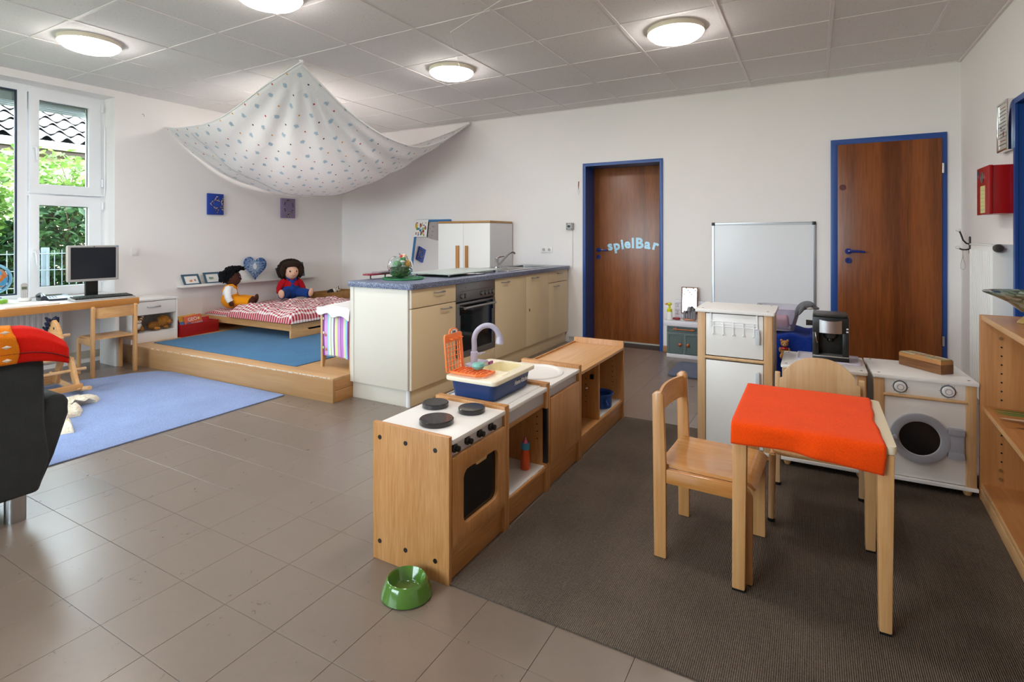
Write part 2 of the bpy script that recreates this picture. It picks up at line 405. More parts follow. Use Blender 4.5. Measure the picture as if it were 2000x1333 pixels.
tr = nd(nt, 'ShaderNodeBsdfTranslucent', {0: c}); mxs = nd(nt, 'ShaderNodeMixShader', {0: .35, 1: p.outputs[0], 2: tr.outputs[0]})
nt.links.new(mxs.outputs[0], nt.nodes['Material Output'].inputs[0])

# striped toy-crib fabric (object y -> u)
STRIPE, nt, p = newmat('striped_fabric'); uv = nd(nt, 'ShaderNodeUVMap'); sx = nd(nt, 'ShaderNodeSeparateXYZ', {0: uv.outputs[0]})
cr = nd(nt, 'ShaderNodeValToRGB', {0: sx.outputs[0]}); cr.color_ramp.interpolation = 'CONSTANT'
cols = [(0, '8a3f9c'), (.05, 'd9a8e0'), (.16, '9fd3ea'), (.21, 'dff0d8'), (.31, '6f6a86'), (.33, 'dfeede'), (.42, '9a4fb0'), (.47, 'e4eda8'),
        (.56, 'd8a4de'), (.66, '9a4fb0'), (.69, 'd8a4de'), (.72, 'a35cb8'), (.75, 'd9b0e4'), (.8, 'dfe9a4'), (.86, '8fd4ee'), (.94, '8a3f9c')]
while len(cr.color_ramp.elements) < len(cols): cr.color_ramp.elements.new(.99)
for el, (pos, h) in zip(cr.color_ramp.elements, cols): el.position = pos; el.color = rgba(h)
nt.links.new(cr.outputs[0], p.inputs['Base Color']); p.inputs['Roughness'].default_value = .85

def clear_glass(name, tint='ffffff', rough=0., alpha=.12, ior=1.3):
    m, nt, p = newmat(name)
    t = nd(nt, 'ShaderNodeBsdfTransparent', {0: rgba(tint)}); g = nd(nt, 'ShaderNodeBsdfGlossy', {0: (1, 1, 1, 1), 'Roughness': rough})
    fr = nd(nt, 'ShaderNodeFresnel', {0: ior})
    mx = nd(nt, 'ShaderNodeMixShader', {0: ma(nt, 'MULTIPLY', fr.outputs[0], 1.), 1: t.outputs[0], 2: g.outputs[0]})
    df = nd(nt, 'ShaderNodeBsdfDiffuse', {0: rgba(tint)})
    mx2 = nd(nt, 'ShaderNodeMixShader', {0: alpha, 1: mx.outputs[0], 2: df.outputs[0]})
    nt.links.new(mx2.outputs[0], nt.nodes['Material Output'].inputs[0]); return m
PANE = clear_glass('window_glass', 'f4fbfa', 0., .0)
BOWLG = clear_glass('bowl_glass', 'f6fafa', .02, .02, 1.18)
HOBG = clear_glass('frosted_glass_cover', 'c3cfcc', .08, .75)
TUBG = clear_glass('clear_plastic_tub', 'eeebf2', .1, .13)
BOTG = M('orange_juice_plastic', 'd9582a', .25)
MIRROR = M('mirror', 'eceef0', .02, metal=1.)
# ---------------------------------------------------------------- room shell
def sroot(name):
    o = bpy.data.objects.new(name, None); COL.objects.link(o); o['kind'] = 'structure'; OFF[o] = Vector((0, 0, 0)); return o
WT = .35
fl = struct('floor', B(XL-WT, XR+WT, YF-WT, YB+WT, -.12, -.006), GROUT)
TH = math.atan(588/1050); SN, CS = math.sin(TH), math.cos(TH)
T = .25; tiles = []; rest = MB()
tm = B(-T/2+.0005, T/2-.0005, -T/2+.0005, T/2-.0005, -.006, 0).mesh('tile', bevel=.0007, seg=1); tm.materials.append(TILE)
i0 = int((XL+1.70)/T)-2
hidden = [(-1.46, -1.1, 1.53, 3.5), (-1.1, 1.1, 1.53, 3.53), (-5.0, -3.53, .6, 2.74), (-6.2, -3.06, 2.75, 5.8), (-3.06, -2.5, 3.0, 5.8)]
for i in range(i0, 40):
    for j in range(-20, 24):
        cx, cy = -1.70+T*i+T/2, 1.09+T*j+T/2
        a, b_, c_, d_ = max(cx-T/2, XL), min(cx+T/2, XR), max(cy-T/2, YF), min(cy+T/2, YB)
        if b_-a < .005 or d_-c_ < .005: continue
        whole = b_-a > T-.001 and d_-c_ > T-.001
        dp = -cx*SN+cy*CS; area = 0
        if dp > .3:
            px = 1000+1050*(cx*CS+cy*SN)/dp; py = 462+1050*1.22/dp
            if -60 < px < 2060 and py < 1400: area = 1/dp**3
        if any(h[0]-.02 <= cx-T/2 and cx+T/2 <= h[1]+.02 and h[2]-.02 <= cy-T/2 and cy+T/2 <= h[3]+.02 for h in hidden): area = 0
        tiles.append((area if whole else 0, cx, cy, a, b_, c_, d_))
tiles.sort(key=lambda t: -t[0])
for k, (ar, cx, cy, a, b_, c_, d_) in enumerate(tiles):
    if k < 300 and ar > 0: inst('tile', tm, fl, (cx, cy, 0))
    else: rest.box(a+.0008, b_-.0008, c_+.0008, d_-.0008, -.006, 0)
o = struct('tile_field', rest, TILE, fl, fix=False); o['kind'] = 'stuff'

ce = struct('ceiling', B(XL-WT, XR+WT, YF-WT, YB+WT, ZC+.02, ZC+.2), M('ceiling_void', '55524f', .9))
RAILM = M('ceiling_rail_white', 'e4dfde', .6)
xs = [XL]+[-1.178+.6425*k for k in range(-7, 4)]+[XR]; ys = [YF]+[3.62+.632*k for k in range(-9, 4)]+[YB]
mesh_cache = {}
for a, b_ in zip(xs, xs[1:]):
    for c_, d_ in zip(ys, ys[1:]):
        key = (round(b_-a, 3), round(d_-c_, 3))
        if key not in mesh_cache:
            w, h = b_-a, d_-c_
            mesh_cache[key] = B(-w/2+.001, w/2-.001, -h/2+.0012, h/2-.0012, 0, .02).mesh('ceiling_tile', bevel=.002, seg=1); mesh_cache[key].materials.append(CTILE)
        inst('ceiling_tile', mesh_cache[key], ce, ((a+b_)/2, (c_+d_)/2, ZC))
rm = B(-.012, .012, YF, YB, -.004, 0).mesh('grid_rail', bevel=.001, seg=1); rm.materials.append(RAILM)
for x in xs[1:-1]: inst('grid_rail', rm, ce, (x, 0, ZC))
rm2 = B(XL, XR, -.012, .012, -.003, .001).mesh('grid_rail', bevel=.001, seg=1); rm2.materials.append(RAILM)
for y in ys[1:-1]: inst('grid_rail', rm2, ce, (0, y, ZC))
struct('trim_1', B(XR-.02, XR, YF, YB, ZC-.012, ZC), RAILM, ce)
struct('trim_2', B(XL, XR, YB-.012, YB, ZC-.006, ZC), RAILM, ce)

D1 = (-2.295, -1.388, 2.05); D2 = (.1415, .988, 2.104); D3 = (3.42, 4.366, 2.06)
w = MB()
w.box(XL-WT, D1[0]+.005, YB, YB+WT, 0, ZC+.02); w.box(D1[0]+.005, D1[1]-.005, YB, YB+WT, D1[2]-.005, ZC+.02)
w.box(D1[1]-.005, D2[0]+.005, YB, YB+WT, 0, ZC+.02); w.box(D2[0]+.005, D2[1]-.005, YB, YB+WT, D2[2]-.005, ZC+.02); w.box(D2[1]-.005, XR+WT, YB, YB+WT, 0, ZC+.02)
struct('wall_back', w, WALL, fix=False)
WY0, WY1, WZ0, WZ1 = -2.05, 2.766, .61, 2.62
w = MB(); w.box(XL-WT, XL, WY1, YB, 0, ZC+.02); w.box(XL-WT, XL, WY0, WY1, 0, WZ0); w.box(XL-WT, XL, WY0, WY1, WZ1, ZC+.02); w.box(XL-WT, XL, YF, WY0, 0, ZC+.02)
struct('wall_left', w, WALL, fix=False)
w = MB(); w.box(XR, XR+WT, D3[1]-.005, YB, 0, ZC+.02); w.box(XR, XR+WT, D3[0]+.005, D3[1]-.005, D3[2]-.005, ZC+.02); w.box(XR, XR+WT, YF, D3[0]+.005, 0, ZC+.02)
struct('wall_right', w, WALL, fix=False)
FX0, FX1 = -5.0, -1.6
w = MB(); w.box(XL-WT, FX0, YF-WT, YF, 0, ZC+.02); w.box(FX1, XR+WT, YF-WT, YF, 0, ZC+.02); w.box(FX0, FX1, YF-WT, YF, 0, WZ0); w.box(FX0, FX1, YF-WT, YF, WZ1, ZC+.02)
struct('wall_front', w, WALL, fix=False)

# window in the left wall: fixed lights and two-sash columns
win = sroot('window_1')
fx0, fx1 = -6.41, -6.335
f = MB()
cols_ = [(2.145, 2.735), (.50, 1.09), (-1.30, -.71)]           # sash columns
edges = [WY0, -1.97, -1.39, -1.30, -.71, -.64, .43, .50, 1.09, 1.16, 2.08, 2.145, 2.735, WY1]
for a, b_ in ((WY0, -1.97), (-1.38, -1.30), (-.71, -.63), (.42, .50), (1.09, 1.17), (2.075, 2.145), (2.735, WY1)): f.box(fx0, fx1, a, b_, WZ0, WZ1)
vs_ = [-1.97, -1.38, -1.30, -.71, -.63, .42, .50, 1.09, 1.17, 2.075, 2.145, 2.735]
for a, b_ in zip(vs_[::2], vs_[1::2]): f.box(fx0, fx1, a, b_, 2.56, WZ1); f.box(fx0, fx1, a, b_, WZ0, .685)
for a, b_ in cols_: f.box(fx0, fx1, a, b_, 1.60, 1.635)
struct('window_frame', f, PVC, win, fix=False)
for a, b_ in cols_:
    for z0, z1 in ((.655, 1.612), (1.622, 2.60)):
        s = struct('sash', MB().ring([(a+.01, z0), (b_-.005, z0), (b_-.005, z1), (a+.01, z1)], [(a+.085, z0+.09), (b_-.11, z0+.09), (b_-.11, z1-.10), (a+.085, z1-.10)], 'x', -6.40, -6.318), PVC, win, bevel=.005)
        struct('pane', B(-6.372, -6.366, a+.085, b_-.11, z0+.09, z1-.10), PANE, s)
        struct('gasket', MB().ring([(a+.079, z0+.084), (b_-.104, z0+.084), (b_-.104, z1-.094), (a+.079, z1-.094)], [(a+.089, z0+.094), (b_-.114, z0+.094), (b_-.114, z1-.104), (a+.089, z1-.104)], 'x', -6.365, -6.355), BLACK, s)
        zc = (z0+z1)/2-.07
        h = MB(); h.prism(rrect(a+.027, a+.053, zc-.03, zc+.035, .01), 'x', -6.318, -6.308); h.tube([(-6.31, a+.04, zc+.01), (-6.27, a+.04, zc+.01), (-6.262, a+.042, zc), (-6.262, a+.05, zc-.11)], .0085, 8)
        struct('handle', h, PVC, s)
        for zz in (z0+.1, z1-.12): struct('hinge', MB().cyl((-6.31, b_+.002, zz), (-6.31, b_+.002, zz+.075), .008, n=10), PVC, s)
for a, b_ in ((1.17, 2.075), (-.63, .42), (-1.97, -1.38)):
    struct('pane', B(-6.372, -6.366, a, b_, .685, 2.56), PANE, win)
    struct('gasket', MB().ring([(a-.001, .684), (b_+.001, .684), (b_+.001, 2.561), (a-.001, 2.561)], [(a+.012, .697), (b_-.012, .697), (b_-.012, 2.548), (a+.012, 2.548)], 'x', -6.366, -6.345), M('blue_black_gasket', '22324a', .5), win)
struct('shutter_box', B(-6.47, -6.42, WY0, WY1, 2.47, WZ1), M('shutter_grey', 'c8ccd2', .6), win)
for k in range(3): struct('shutter_slat', B(-6.455, -6.44, WY0+.03, WY1-.03, 2.42+.018*k, 2.4355+.018*k), M('shutter_slat_white', 'dde2e8', .5), win, bevel=.002)
rod = MB().tube([(-6.30, 2.754, 2.33), (-6.30, 2.754, 1.70), (-6.30, 2.745, 1.63), (-6.30, 2.3, 1.625)], .006, 8)
struct('opening_rod', rod, PVC, win)
w2 = sroot('window_2')
f = MB(); f.box(FX0, FX1, YF-.28, YF-.2, WZ0, WZ0+.08); f.box(FX0, FX1, YF-.28, YF-.2, WZ1-.08, WZ1)
for k in range(5): x = FX0+(FX1-FX0)*k/4; f.box(max(FX0, x-.05), min(FX1, x+.05), YF-.28, YF-.2, WZ0, WZ1)
struct('window_frame', f, PVC, w2, fix=False)
for k in range(4): a = FX0+(FX1-FX0)*k/4; struct('pane', B(a+.05, a+(FX1-FX0)/4-.05, YF-.245, YF-.239, WZ0+.08, WZ1-.08), PANE, w2)

# doors
def frame_mesh(x0, x1, z, wdt, y0, y1):
    return MB().prism([(x0, 0), (x0+wdt, 0), (x0+wdt, z-wdt), (x1-wdt, z-wdt), (x1-wdt, 0), (x1, 0), (x1, z), (x0, z)], 'y', y0, y1)
def lever(parent, x, y, z, mat, dirx=1):
    h = MB(); h.cyl((x, y, z), (x, y-.012, z), .027, n=24); h.cyl((x, y-.01, z), (x, y-.055, z), .0115, n=12)
    h.tube([(x, y-.05, z), (x+.02*dirx, y-.056, z+.002), (x+.07*dirx, y-.056, z+.001), (x+.125*dirx, y-.052, z-.004)], [.0125, .0125, .0115, .009], 10)
    hd = struct('handle', h, mat, parent)
    k = MB(); k.ring(circ(x, z-.083, .026, 24), circ(x, z-.083, .007, 24, 1.6), 'y', y-.012, y); struct('key_rosette', k, mat, parent)
    struct('keyhole', MB().prism(circ(x, z-.083, .0075, 12, 1.6), 'y', y-.002, y+.001), BLACK, parent)
    return hd
d = struct('door_1', frame_mesh(D1[0], D1[1], D1[2], .035, YB-.012, YB+.004), BLUE, bevel=.003)
f = MB().prism([(D1[0]+.005, 0), (D1[0]+.033, 0), (D1[0]+.033, D1[2]-.033), (D1[1]-.033, D1[2]-.033), (D1[1]-.033, 0), (D1[1]-.005, 0), (D1[1]-.005, D1[2]-.005), (D1[0]+.005, D1[2]-.005)], 'y', YB+.004, YB+.34)
struct('jamb_lining', f, BLUE, d, fix=False)
lf = struct('door_leaf', B(D1[0]+.034, D1[1]-.034, YB+.27, YB+.34, .014, D1[2]-.033), MAHOG, d, bevel=.002)
struct('threshold', B(D1[0]+.03, D1[1]-.03, YB+.25, YB+.35, 0, .014), M('threshold_strip', 'b9b2a6', .5), d)
lever(lf, -2.205, YB+.27, 1.06, NAVY)
LET = M('pale_blue_letter_card', '8fc6de', .3, coat=.5)
for ch, x, z, rot, sc in (('s', -2.057, 1.062, 12, 0.15), ('p', -1.977, 1.068, 11, 0.15), ('i', -1.911, 1.078, 8, 0.155), ('e', -1.855, 1.088, 4, 0.15), ('l', -1.792, 1.09, 1, 0.158), ('B', -1.719, 1.088, 0, 0.162), ('a', -1.631, 1.084, -7, 0.155), ('r', -1.549, 1.073, -14, 0.155)):
    me = text_mesh(ch, sc, .002, LET, bold=.006)
    o = inst('letter', me, lf, (x, YB+.267, z), (R(90), R(-rot), 0)); 
d = struct('door_2', frame_mesh(D2[0], D2[1], D2[2], .062, YB-.014, YB+.02), BLUE, bevel=.003)
struct('jamb_lining', B(D2[0]+.005, D2[1]-.005, YB+.1, YB+.12, 0, D2[2]-.005), DARK, d)  # no lining: dark sheet added across the opening, blocks light behind the leaf
lf = struct('door_leaf', B(.196, .950, YB-.03, YB+.012, .012, 2.054), MAHOG2, d, bevel=.003)
lever(lf, .278, YB-.03, 1.085, NAVY)
for z in (1.755, .295): struct('hinge', MB().cyl((.957, YB-.034, z), (.957, YB-.034, z+.083), .0085, n=12), STEEL, d)
struct('stain', MB().prism(circ(.236, 1.664, .028, 16), 'y', YB-.0306, YB-.03), M('faded_sticker_mark', '5a2626', .5), lf)
d = sroot('door_3')
U3 = lambda o, w_: [(D3[0]+o, 0), (D3[0]+w_, 0), (D3[0]+w_, D3[2]-w_), (D3[1]-w_, D3[2]-w_), (D3[1]-w_, 0), (D3[1]-o, 0), (D3[1]-o, D3[2]-o), (D3[0]+o, D3[2]-o)]
f = MB().prism(U3(0, .035), 'x', XR-.012, XR+.003)
struct('door_frame', f, BLUE, d, fix=False)
f = MB().prism(U3(.005, .031), 'x', XR+.003, XR+.34)
struct('jamb_lining', f, BLUE, d, fix=False)
struct('door_leaf', B(XR+.26, XR+.34, D3[0]+.031, D3[1]-.031, .0, D3[2]-.031), MAHOG, d, bevel=.002)
BASEW = WOOD('baseboard_wood', 'b98a58', 'a07040', 'x', 6.)
struct('baseboard_back', B(D1[1], D2[0], YB-.014, YB, .0, .062), BASEW, bevel=.003)
b2 = MB(); b2.box(-2.46, D1[0], YB-.016, YB, .0, .05); b2.cyl((-2.46, YB-.022, .062), (D1[0], YB-.022, .062), .009, n=10)
struct('trim_3', b2, M('pale_skirting', 'cfc8bf', .5))
struct('baseboard_left', B(XL, XL+.02, YF, 2.66, .05, .115), M('cream_skirting', 'cbc3b2', .5), bevel=.004)
struct('baseboard_right', B(XR-.014, XR, YF, D3[0], .0, .06), BASEW, bevel=.003)

# ---------------------------------------------------------------- outside the window
struct('ground', B(-40, 20, -30, 40, -.35, -.2), felt('garden_soil_grass', '6f7a4a', 30, var=.4))
LEAFS = []
for nm, c1, c2 in (('bright_leaf', '84a44e', '4c6f2f'), ('shaded_leaf', '456638', '203d26')):  # second leaf pair is darkened for the shadow low among the shrubs
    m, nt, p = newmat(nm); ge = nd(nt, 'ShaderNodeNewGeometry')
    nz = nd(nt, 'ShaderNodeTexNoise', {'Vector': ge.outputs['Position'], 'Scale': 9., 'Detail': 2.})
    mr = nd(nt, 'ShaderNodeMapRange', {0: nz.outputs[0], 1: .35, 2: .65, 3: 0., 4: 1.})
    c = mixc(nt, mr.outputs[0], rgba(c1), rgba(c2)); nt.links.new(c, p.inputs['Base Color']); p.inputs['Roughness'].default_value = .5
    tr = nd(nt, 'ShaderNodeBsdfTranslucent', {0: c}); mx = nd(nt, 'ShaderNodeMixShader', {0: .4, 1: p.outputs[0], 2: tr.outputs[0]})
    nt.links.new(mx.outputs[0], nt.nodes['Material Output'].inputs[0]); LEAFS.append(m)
def shrub(label, c, r, n, size, mat, seed):
    rd = random.Random(seed); t = thing('garden_shrub', label, 'shrub', (c[0], c[1], -.2))
    st = MB()
    for k in range(26):
        a = rd.uniform(0, 6.28); e = (c[0]+r[0]*.8*math.cos(a)*rd.random(), c[1]+r[1]*.85*math.sin(a)*rd.random()+rd.uniform(-.3, .3)*r[1], c[2]+r[2]*rd.uniform(.1, .95))
        b0 = (c[0]+rd.uniform(-.2, .2), c[1]+rd.uniform(-.6, .6)*r[1], -.2); m_ = [(b0[i]+e[i])/2+rd.uniform(-.1, .1) for i in range(3)]
        st.tube([b0, m_, e], [.016, .011, .004], 5)
    part('branch', st, M('shrub_bark', '5d4a38', .8), t)
    lv = MB()
    for k in range(n):
        while True:
            d = Vector((rd.uniform(-1, 1), rd.uniform(-1, 1), rd.uniform(-1, 1)))
            if d.length < 1: break
        d = d.normalized()*d.length**.45
        p0 = Vector((c[0]+d.x*r[0], c[1]+d.y*r[1], c[2]+d.z*r[2]*(1 if d.z < 0 else rd.uniform(.75, 1.1))))
        if p0.z < -.15: continue
        s = size*rd.uniform(.6, 1.25); M3 = Matrix.Rotation(rd.uniform(0, 6.28), 3, 'Z') @ Matrix.Rotation(rd.uniform(-.9, .9), 3, 'X') @ Matrix.Rotation(rd.uniform(-.9, .9), 3, 'Y')
        lv.add([p0+M3 @ Vector(q)*s for q in ((0, -.5, 0), (.32, -.1, .06), (.2, .3, .04), (0, .55, -.06), (-.2, .3, .04), (-.32, -.1, .06))], [(0, 1, 2, 3), (0, 3, 4, 5)])
    o = part('foliage', lv, mat, t, fix=False, smooth=180); o['kind'] = 'stuff'
shrub('bright green leafy shrub growing up to the tiled roof outside the window', (-9.3, 3.5, 1.0), (.8, 1.9, 1.45), 6500, .11, LEAFS[0], 1)
shrub('dense green shrub with shade-darkened leaves low behind the wire fence outside the window', (-8.55, 3.35, .95), (.45, .75, .85), 2600, .12, LEAFS[1], 2)
shrub('pale green twiggy shrub between the fence and the house outside', (-9.0, 2.2, .8), (.6, .8, 1.25), 2600, .11, LEAFS[0], 3)
hs_ = thing('neighbour_house', 'neighbouring house with wavy tiled roof and white gutter outside the window', 'house', (-13, 4.5, -.2))
part('wall', B(-16, -12.5, -6, 14, -.2, 2.75), M('house_render', 'cbb9a0', .9, var=.1), hs_)
part('soffit', B(-13, -12.02, -6, 14, 2.70, 2.78), M('brown_soffit', '4b3b34', .7), hs_)
g = MB(); g.tube([(-11.95, -6, 2.86), (-11.95, 14, 2.86)], .075, 12); part('gutter', g, M('white_gutter', 'dfe3e6', .4), hs_)
rf = part('roof', MB().add([(-11.9, -6, 2.86), (-11.9, 14, 2.86), (-16.5, 14, 5.5), (-16.5, -6, 5.5), (-16.5, 14, 2.7), (-16.5, -6, 2.7)], [(0, 1, 2, 3), (2, 4, 5, 3), (0, 3, 5), (1, 4, 2), (0, 5, 4, 1)]), M('roof_underlay', '1f1c1b', .9), hs_)
ca, sa = math.cos(R(30)), math.sin(R(30))
def rt(u, v):
    wv_ = .032*math.sin(u*2*math.pi); q = v*.40; return (-q*ca-sa*(wv_+.05*(1-v))*-1*0, (u-.5)*.305, q*sa+wv_*1.4+.075*(1-v))
me = MB().grid(rt, 12, 1).mesh('tile', solid=.018, smooth=60); me.materials.append(M('pale_roof_tile', '8f8989', .7, var=.15, vs=6))
for i in range(22):
    for j in range(9): inst('tile', me, rf, (-11.93-j*.34*ca+13, 1.4+i*.3-4.5, 2.92+j*.34*sa+.2))
fe = thing('wire_fence', 'galvanised wire mesh fence with a flat post outside the window', 'fence', (-7.75, 2.8, -.2))
ZN = M('galvanised_wire', '7f8a92', .6)
vm = MB().cyl((0, 0, 0), (0, 0, 1.26), .0045, n=6).mesh('wire'); vm.materials.append(ZN)
for k in range(56): inst('wire', vm, fe, (0, -1.7+k*.071, 0))
hm = MB().cyl((0, -1.8, 0), (0, 2.4, 0), .005, n=6).mesh('wire'); hm.materials.append(ZN)
for k in range(7): inst('wire', hm, fe, (.008, 0, .08+k*.19))
for y in (.0, -1.75, 2.3): part('post', B(-7.80, -7.765, 2.8+y-.035, 2.8+y+.035, -.2, 1.09), M('zinc_post', '6f7a84', .6), fe, bevel=.003)
# ---------------------------------------------------------------- ceiling lamps
DOME = M('lit_opal_glass', 'fff6e6', .3, emit=('fff8f2', LAMP))
def lamp(x, y, label):
    t = thing('ceiling_lamp', label, 'lamp', (x, y, ZC), group='round opal ceiling lamps')
    part('base', MB().ring(circ(x, y, .194, 40), circ(x, y, .187, 40), 'z', ZC-.032, ZC).cyl((x, y, ZC-.015), (x, y, ZC-.001), .187, n=40), M('pale_brass_rim', 'e2d8c6', .4), t)
    part('lamp_shade', MB().lathe([(.180, -.020), (.1865, -.033), (.182, -.047), (.158, -.066), (.112, -.081), (.06, -.089), (0, -.091)], (x, y, ZC), 40), DOME, t)
lamp(-4.73, 1.97, 'round lit ceiling lamp above the desk by the window')
lamp(-2.85, 2.10, 'round lit ceiling lamp in front of the hanging cloth canopy')
lamp(-2.77, 3.86, 'round lit ceiling lamp above the kitchen worktop')
lamp(-.85, 3.89, 'round lit ceiling lamp before the door with lettering')
lamp(-4.72, 3.90, 'round lit ceiling lamp hidden above the hanging cloth canopy')
lamp(-.9, 2.10, 'round ceiling lamp above the small table with orange cloth')
lamp(-4.73, .3, 'round ceiling lamp over the desk end away from the platform')
lamp(-2.85, .3, 'round ceiling lamp over the open floor beside the armchair')
lamp(-.9, .3, 'round ceiling lamp over the floor between open shelf and front wall')
# ---------------------------------------------------------------- canopy
P1, P2, P3, P4 = Vector((-3.732, 3.053, 2.675)), Vector((-6.125, 3.25, 2.40)), Vector((-3.83, 5.75, 2.675)), Vector((-5.95, 5.6, 2.45))
S12, Z12 = (0, .222, .371, .517, .646, .893, 1.), (2.675, 2.56, 2.454, 2.369, 2.336, 2.362, 2.40)
S13, Z13 = (0, .114, .234, .363, .47, .582, .68, .823, 1.), (2.675, 2.494, 2.34, 2.236, 2.196, 2.184, 2.246, 2.402, 2.675)
def lerp(x, a, b):
    for i in range(len(a)-1):
        if x <= a[i+1]:
            k = (x-a[i])/(a[i+1]-a[i]); return b[i]+(b[i+1]-b[i])*k
    return b[-1]
def smooth_lerp(x, a, b): return sum(lerp(min(1, max(0, x+d)), a, b) for d in (-.05, -.025, 0, .025, .05))/5 if .05 < x < .95 else lerp(x, a, b)
def canopy0(u, v):
    e12 = P1.lerp(P2, u); e12.z = smooth_lerp(u, S12, Z12); e13 = P1.lerp(P3, v); e13.z = smooth_lerp(v, S13, Z13)
    e24 = P2.lerp(P4, v); e24.z -= .58*4*v*(1-v); e34 = P3.lerp(P4, u); e34.z -= .13*4*u*(1-u)
    c = e12*(1-v)+e34*v+e13*(1-u)+e24*u-(P1*(1-u)*(1-v)+P2*u*(1-v)+P3*(1-u)*v+P4*u*v)
    c.z -= .15*16*u*(1-u)*v*(1-v)
    return c
def canopy(u, v):
    c = canopy0(u, v); e = .01; du = canopy0(min(1, u+e), v)-canopy0(max(0, u-e), v); dv = canopy0(u, min(1, v+e))-canopy0(u, max(0, v-e)); nn = du.cross(dv).normalized()
    ang = math.atan2(v, u+1e-6); rr = math.hypot(u, v); fold = .026*math.sin(ang*26+1.5*math.sin(ang*5))*min(1, rr*4)*max(0, 1-rr*.85)
    ang2 = math.atan2(v, 1-u+1e-6); r2 = math.hypot(1-u, v); fold += .018*math.sin(ang2*13)*min(1, r2*5)*max(0, 1-r2*1.4)
    ang3 = math.atan2(1-v, u+1e-6); r3 = math.hypot(u, 1-v); fold += .012*math.sin(ang3*15)*min(1, r3*5)*max(0, 1-r3*1.2)
    return c+nn*fold*min(1, 8*u*(1-u)+.25)*min(1, 8*v*(1-v)+.25)
t = thing('cloth_canopy', 'white cotton sheet with blue clouds and tiny stars hung sagging from the ceiling', 'canopy', P1)
part('sheet', MB().grid(canopy, 90, 90, uv=(2.6, 2.9)), CANO, t, solid=.002, smooth=180)
hem = MB()
for k in range(81):
    pass
hem.tube([canopy(i/80, 0) for i in range(81)], .006, 6); hem.tube([canopy(0, i/80) for i in range(81)], .006, 6)
hem.tube([canopy(.985, i/80) for i in range(81)], .005, 6)
part('hem', hem, COTW, t)
sm = MB().tube([canopy(.80-.45*(i/60)**1.5, .02+.9*i/60)+Vector((0, 0, -.004)) for i in range(55)], .005, 5); part('seam', sm, M('grey_seam', 'c9c8ca', .9), t)
kn = MB().tube([P1+Vector((0, 0, .0)), P1+Vector((.008, .004, .006)), P1+Vector((.02, .01, .014))], [.02, .026, .014], 10); part('knot', kn, COTW, t)
kn = MB().tube([P2+Vector((.03, 0, -.004)), P2+Vector((0, -.004, .004))], [.014, .006], 8); part('knot', kn, COTW, t)
kn = MB().tube([P3+Vector((0, -.04, -.02)), P3+Vector((0, 0, .006))], [.02, .01], 8); part('knot', kn, COTW, t)
solo('ceiling_string', MB().tube([(-3.05, 4.5, ZC-.009), (-2.2, 3.05, ZC-.05), (-.6, 2.35, ZC-.011)], .0016, 5), M('white_string', 'e8e6e2', .8), 'thin white string stretched along the ceiling tiles past the canopy', 'string', (-2.2, 3.05, ZC-.05))

# ---------------------------------------------------------------- wall pieces on the left wall
def bead_panel(name, label, y0, y1, z0, z1, mat, paths, bmats, r):
    t = thing(name, label, 'wall art', (XL, (y0+y1)/2, z0))
    part('canvas', B(XL+.002, XL+.028, y0, y1, z0, z1), mat, t, bevel=.002)
    rd = random.Random(3); ms = []
    for m in bmats:
        me = MB().ell((0, 0, 0), (r*.9, r, r), 8, 6).mesh('bead'); me.materials.append(m); ms.append(me)
    for path in paths:
        for a, b_ in zip(path, path[1:]):
            n = max(1, int(math.hypot(b_[0]-a[0], b_[1]-a[1])/(r*1.9)))
            for k in range(n):
                q = k/n; inst('bead', rd.choice(ms), t, (.03, a[0]+(b_[0]-a[0])*q-(y0+y1)/2, a[1]+(b_[1]-a[1])*q-z0))
BEADS = [M('ivory_bead', 'd8cdb4', .4), M('black_bead', '15130f', .3), M('amber_bead', 'a8895a', .3), M('cream_bead', 'c9bda0', .4)]
yb, zb = 3.8, 1.6
bead_panel('bead_canvas', 'blue canvas with a fish drawn in ivory beads on the wall', 3.705, 3.895, 1.475, 1.72, M('ultramarine_canvas', '1b3f9e', .7),
    [[(3.735, 1.60), (3.76, 1.63), (3.80, 1.645), (3.86, 1.63), (3.875, 1.60), (3.86, 1.565), (3.80, 1.55), (3.76, 1.57), (3.735, 1.60)], [(3.785, 1.645), (3.815, 1.695), (3.835, 1.645)], [(3.785, 1.55), (3.815, 1.50), (3.835, 1.55)], [(3.865, 1.625), (3.888, 1.675), (3.885, 1.52), (3.86, 1.57)], [(3.772, 1.61), (3.774, 1.612)]], BEADS[:3], .0052)
bead_panel('bead_canvas', 'mauve canvas with an oval bead necklace mounted on the wall', 4.69, 4.905, 1.465, 1.725, M('mauve_canvas', '8a7a9c', .7),
    [[(4.80+.07*math.sin(a/10*math.pi), 1.615+.088*math.cos(a/10*math.pi)) for a in range(-9, 10)]+[(4.80, 1.515)], [(4.80, 1.525), (4.775, 1.487), (4.825, 1.483), (4.80, 1.525)]], [BEADS[1], BEADS[2], BEADS[3], BEADS[1]], .0058)
hk = MB().tube([(XL, 3.02, 2.50), (XL+.02, 3.02, 2.50), (XL+.028, 3.025, 2.487), (XL+.02, 3.03, 2.475)], .003, 6); solo('wall_hook', hk, STEEL, 'small bare metal hook in the wall beside the window', 'hook', (XL, 3.02, 2.49))
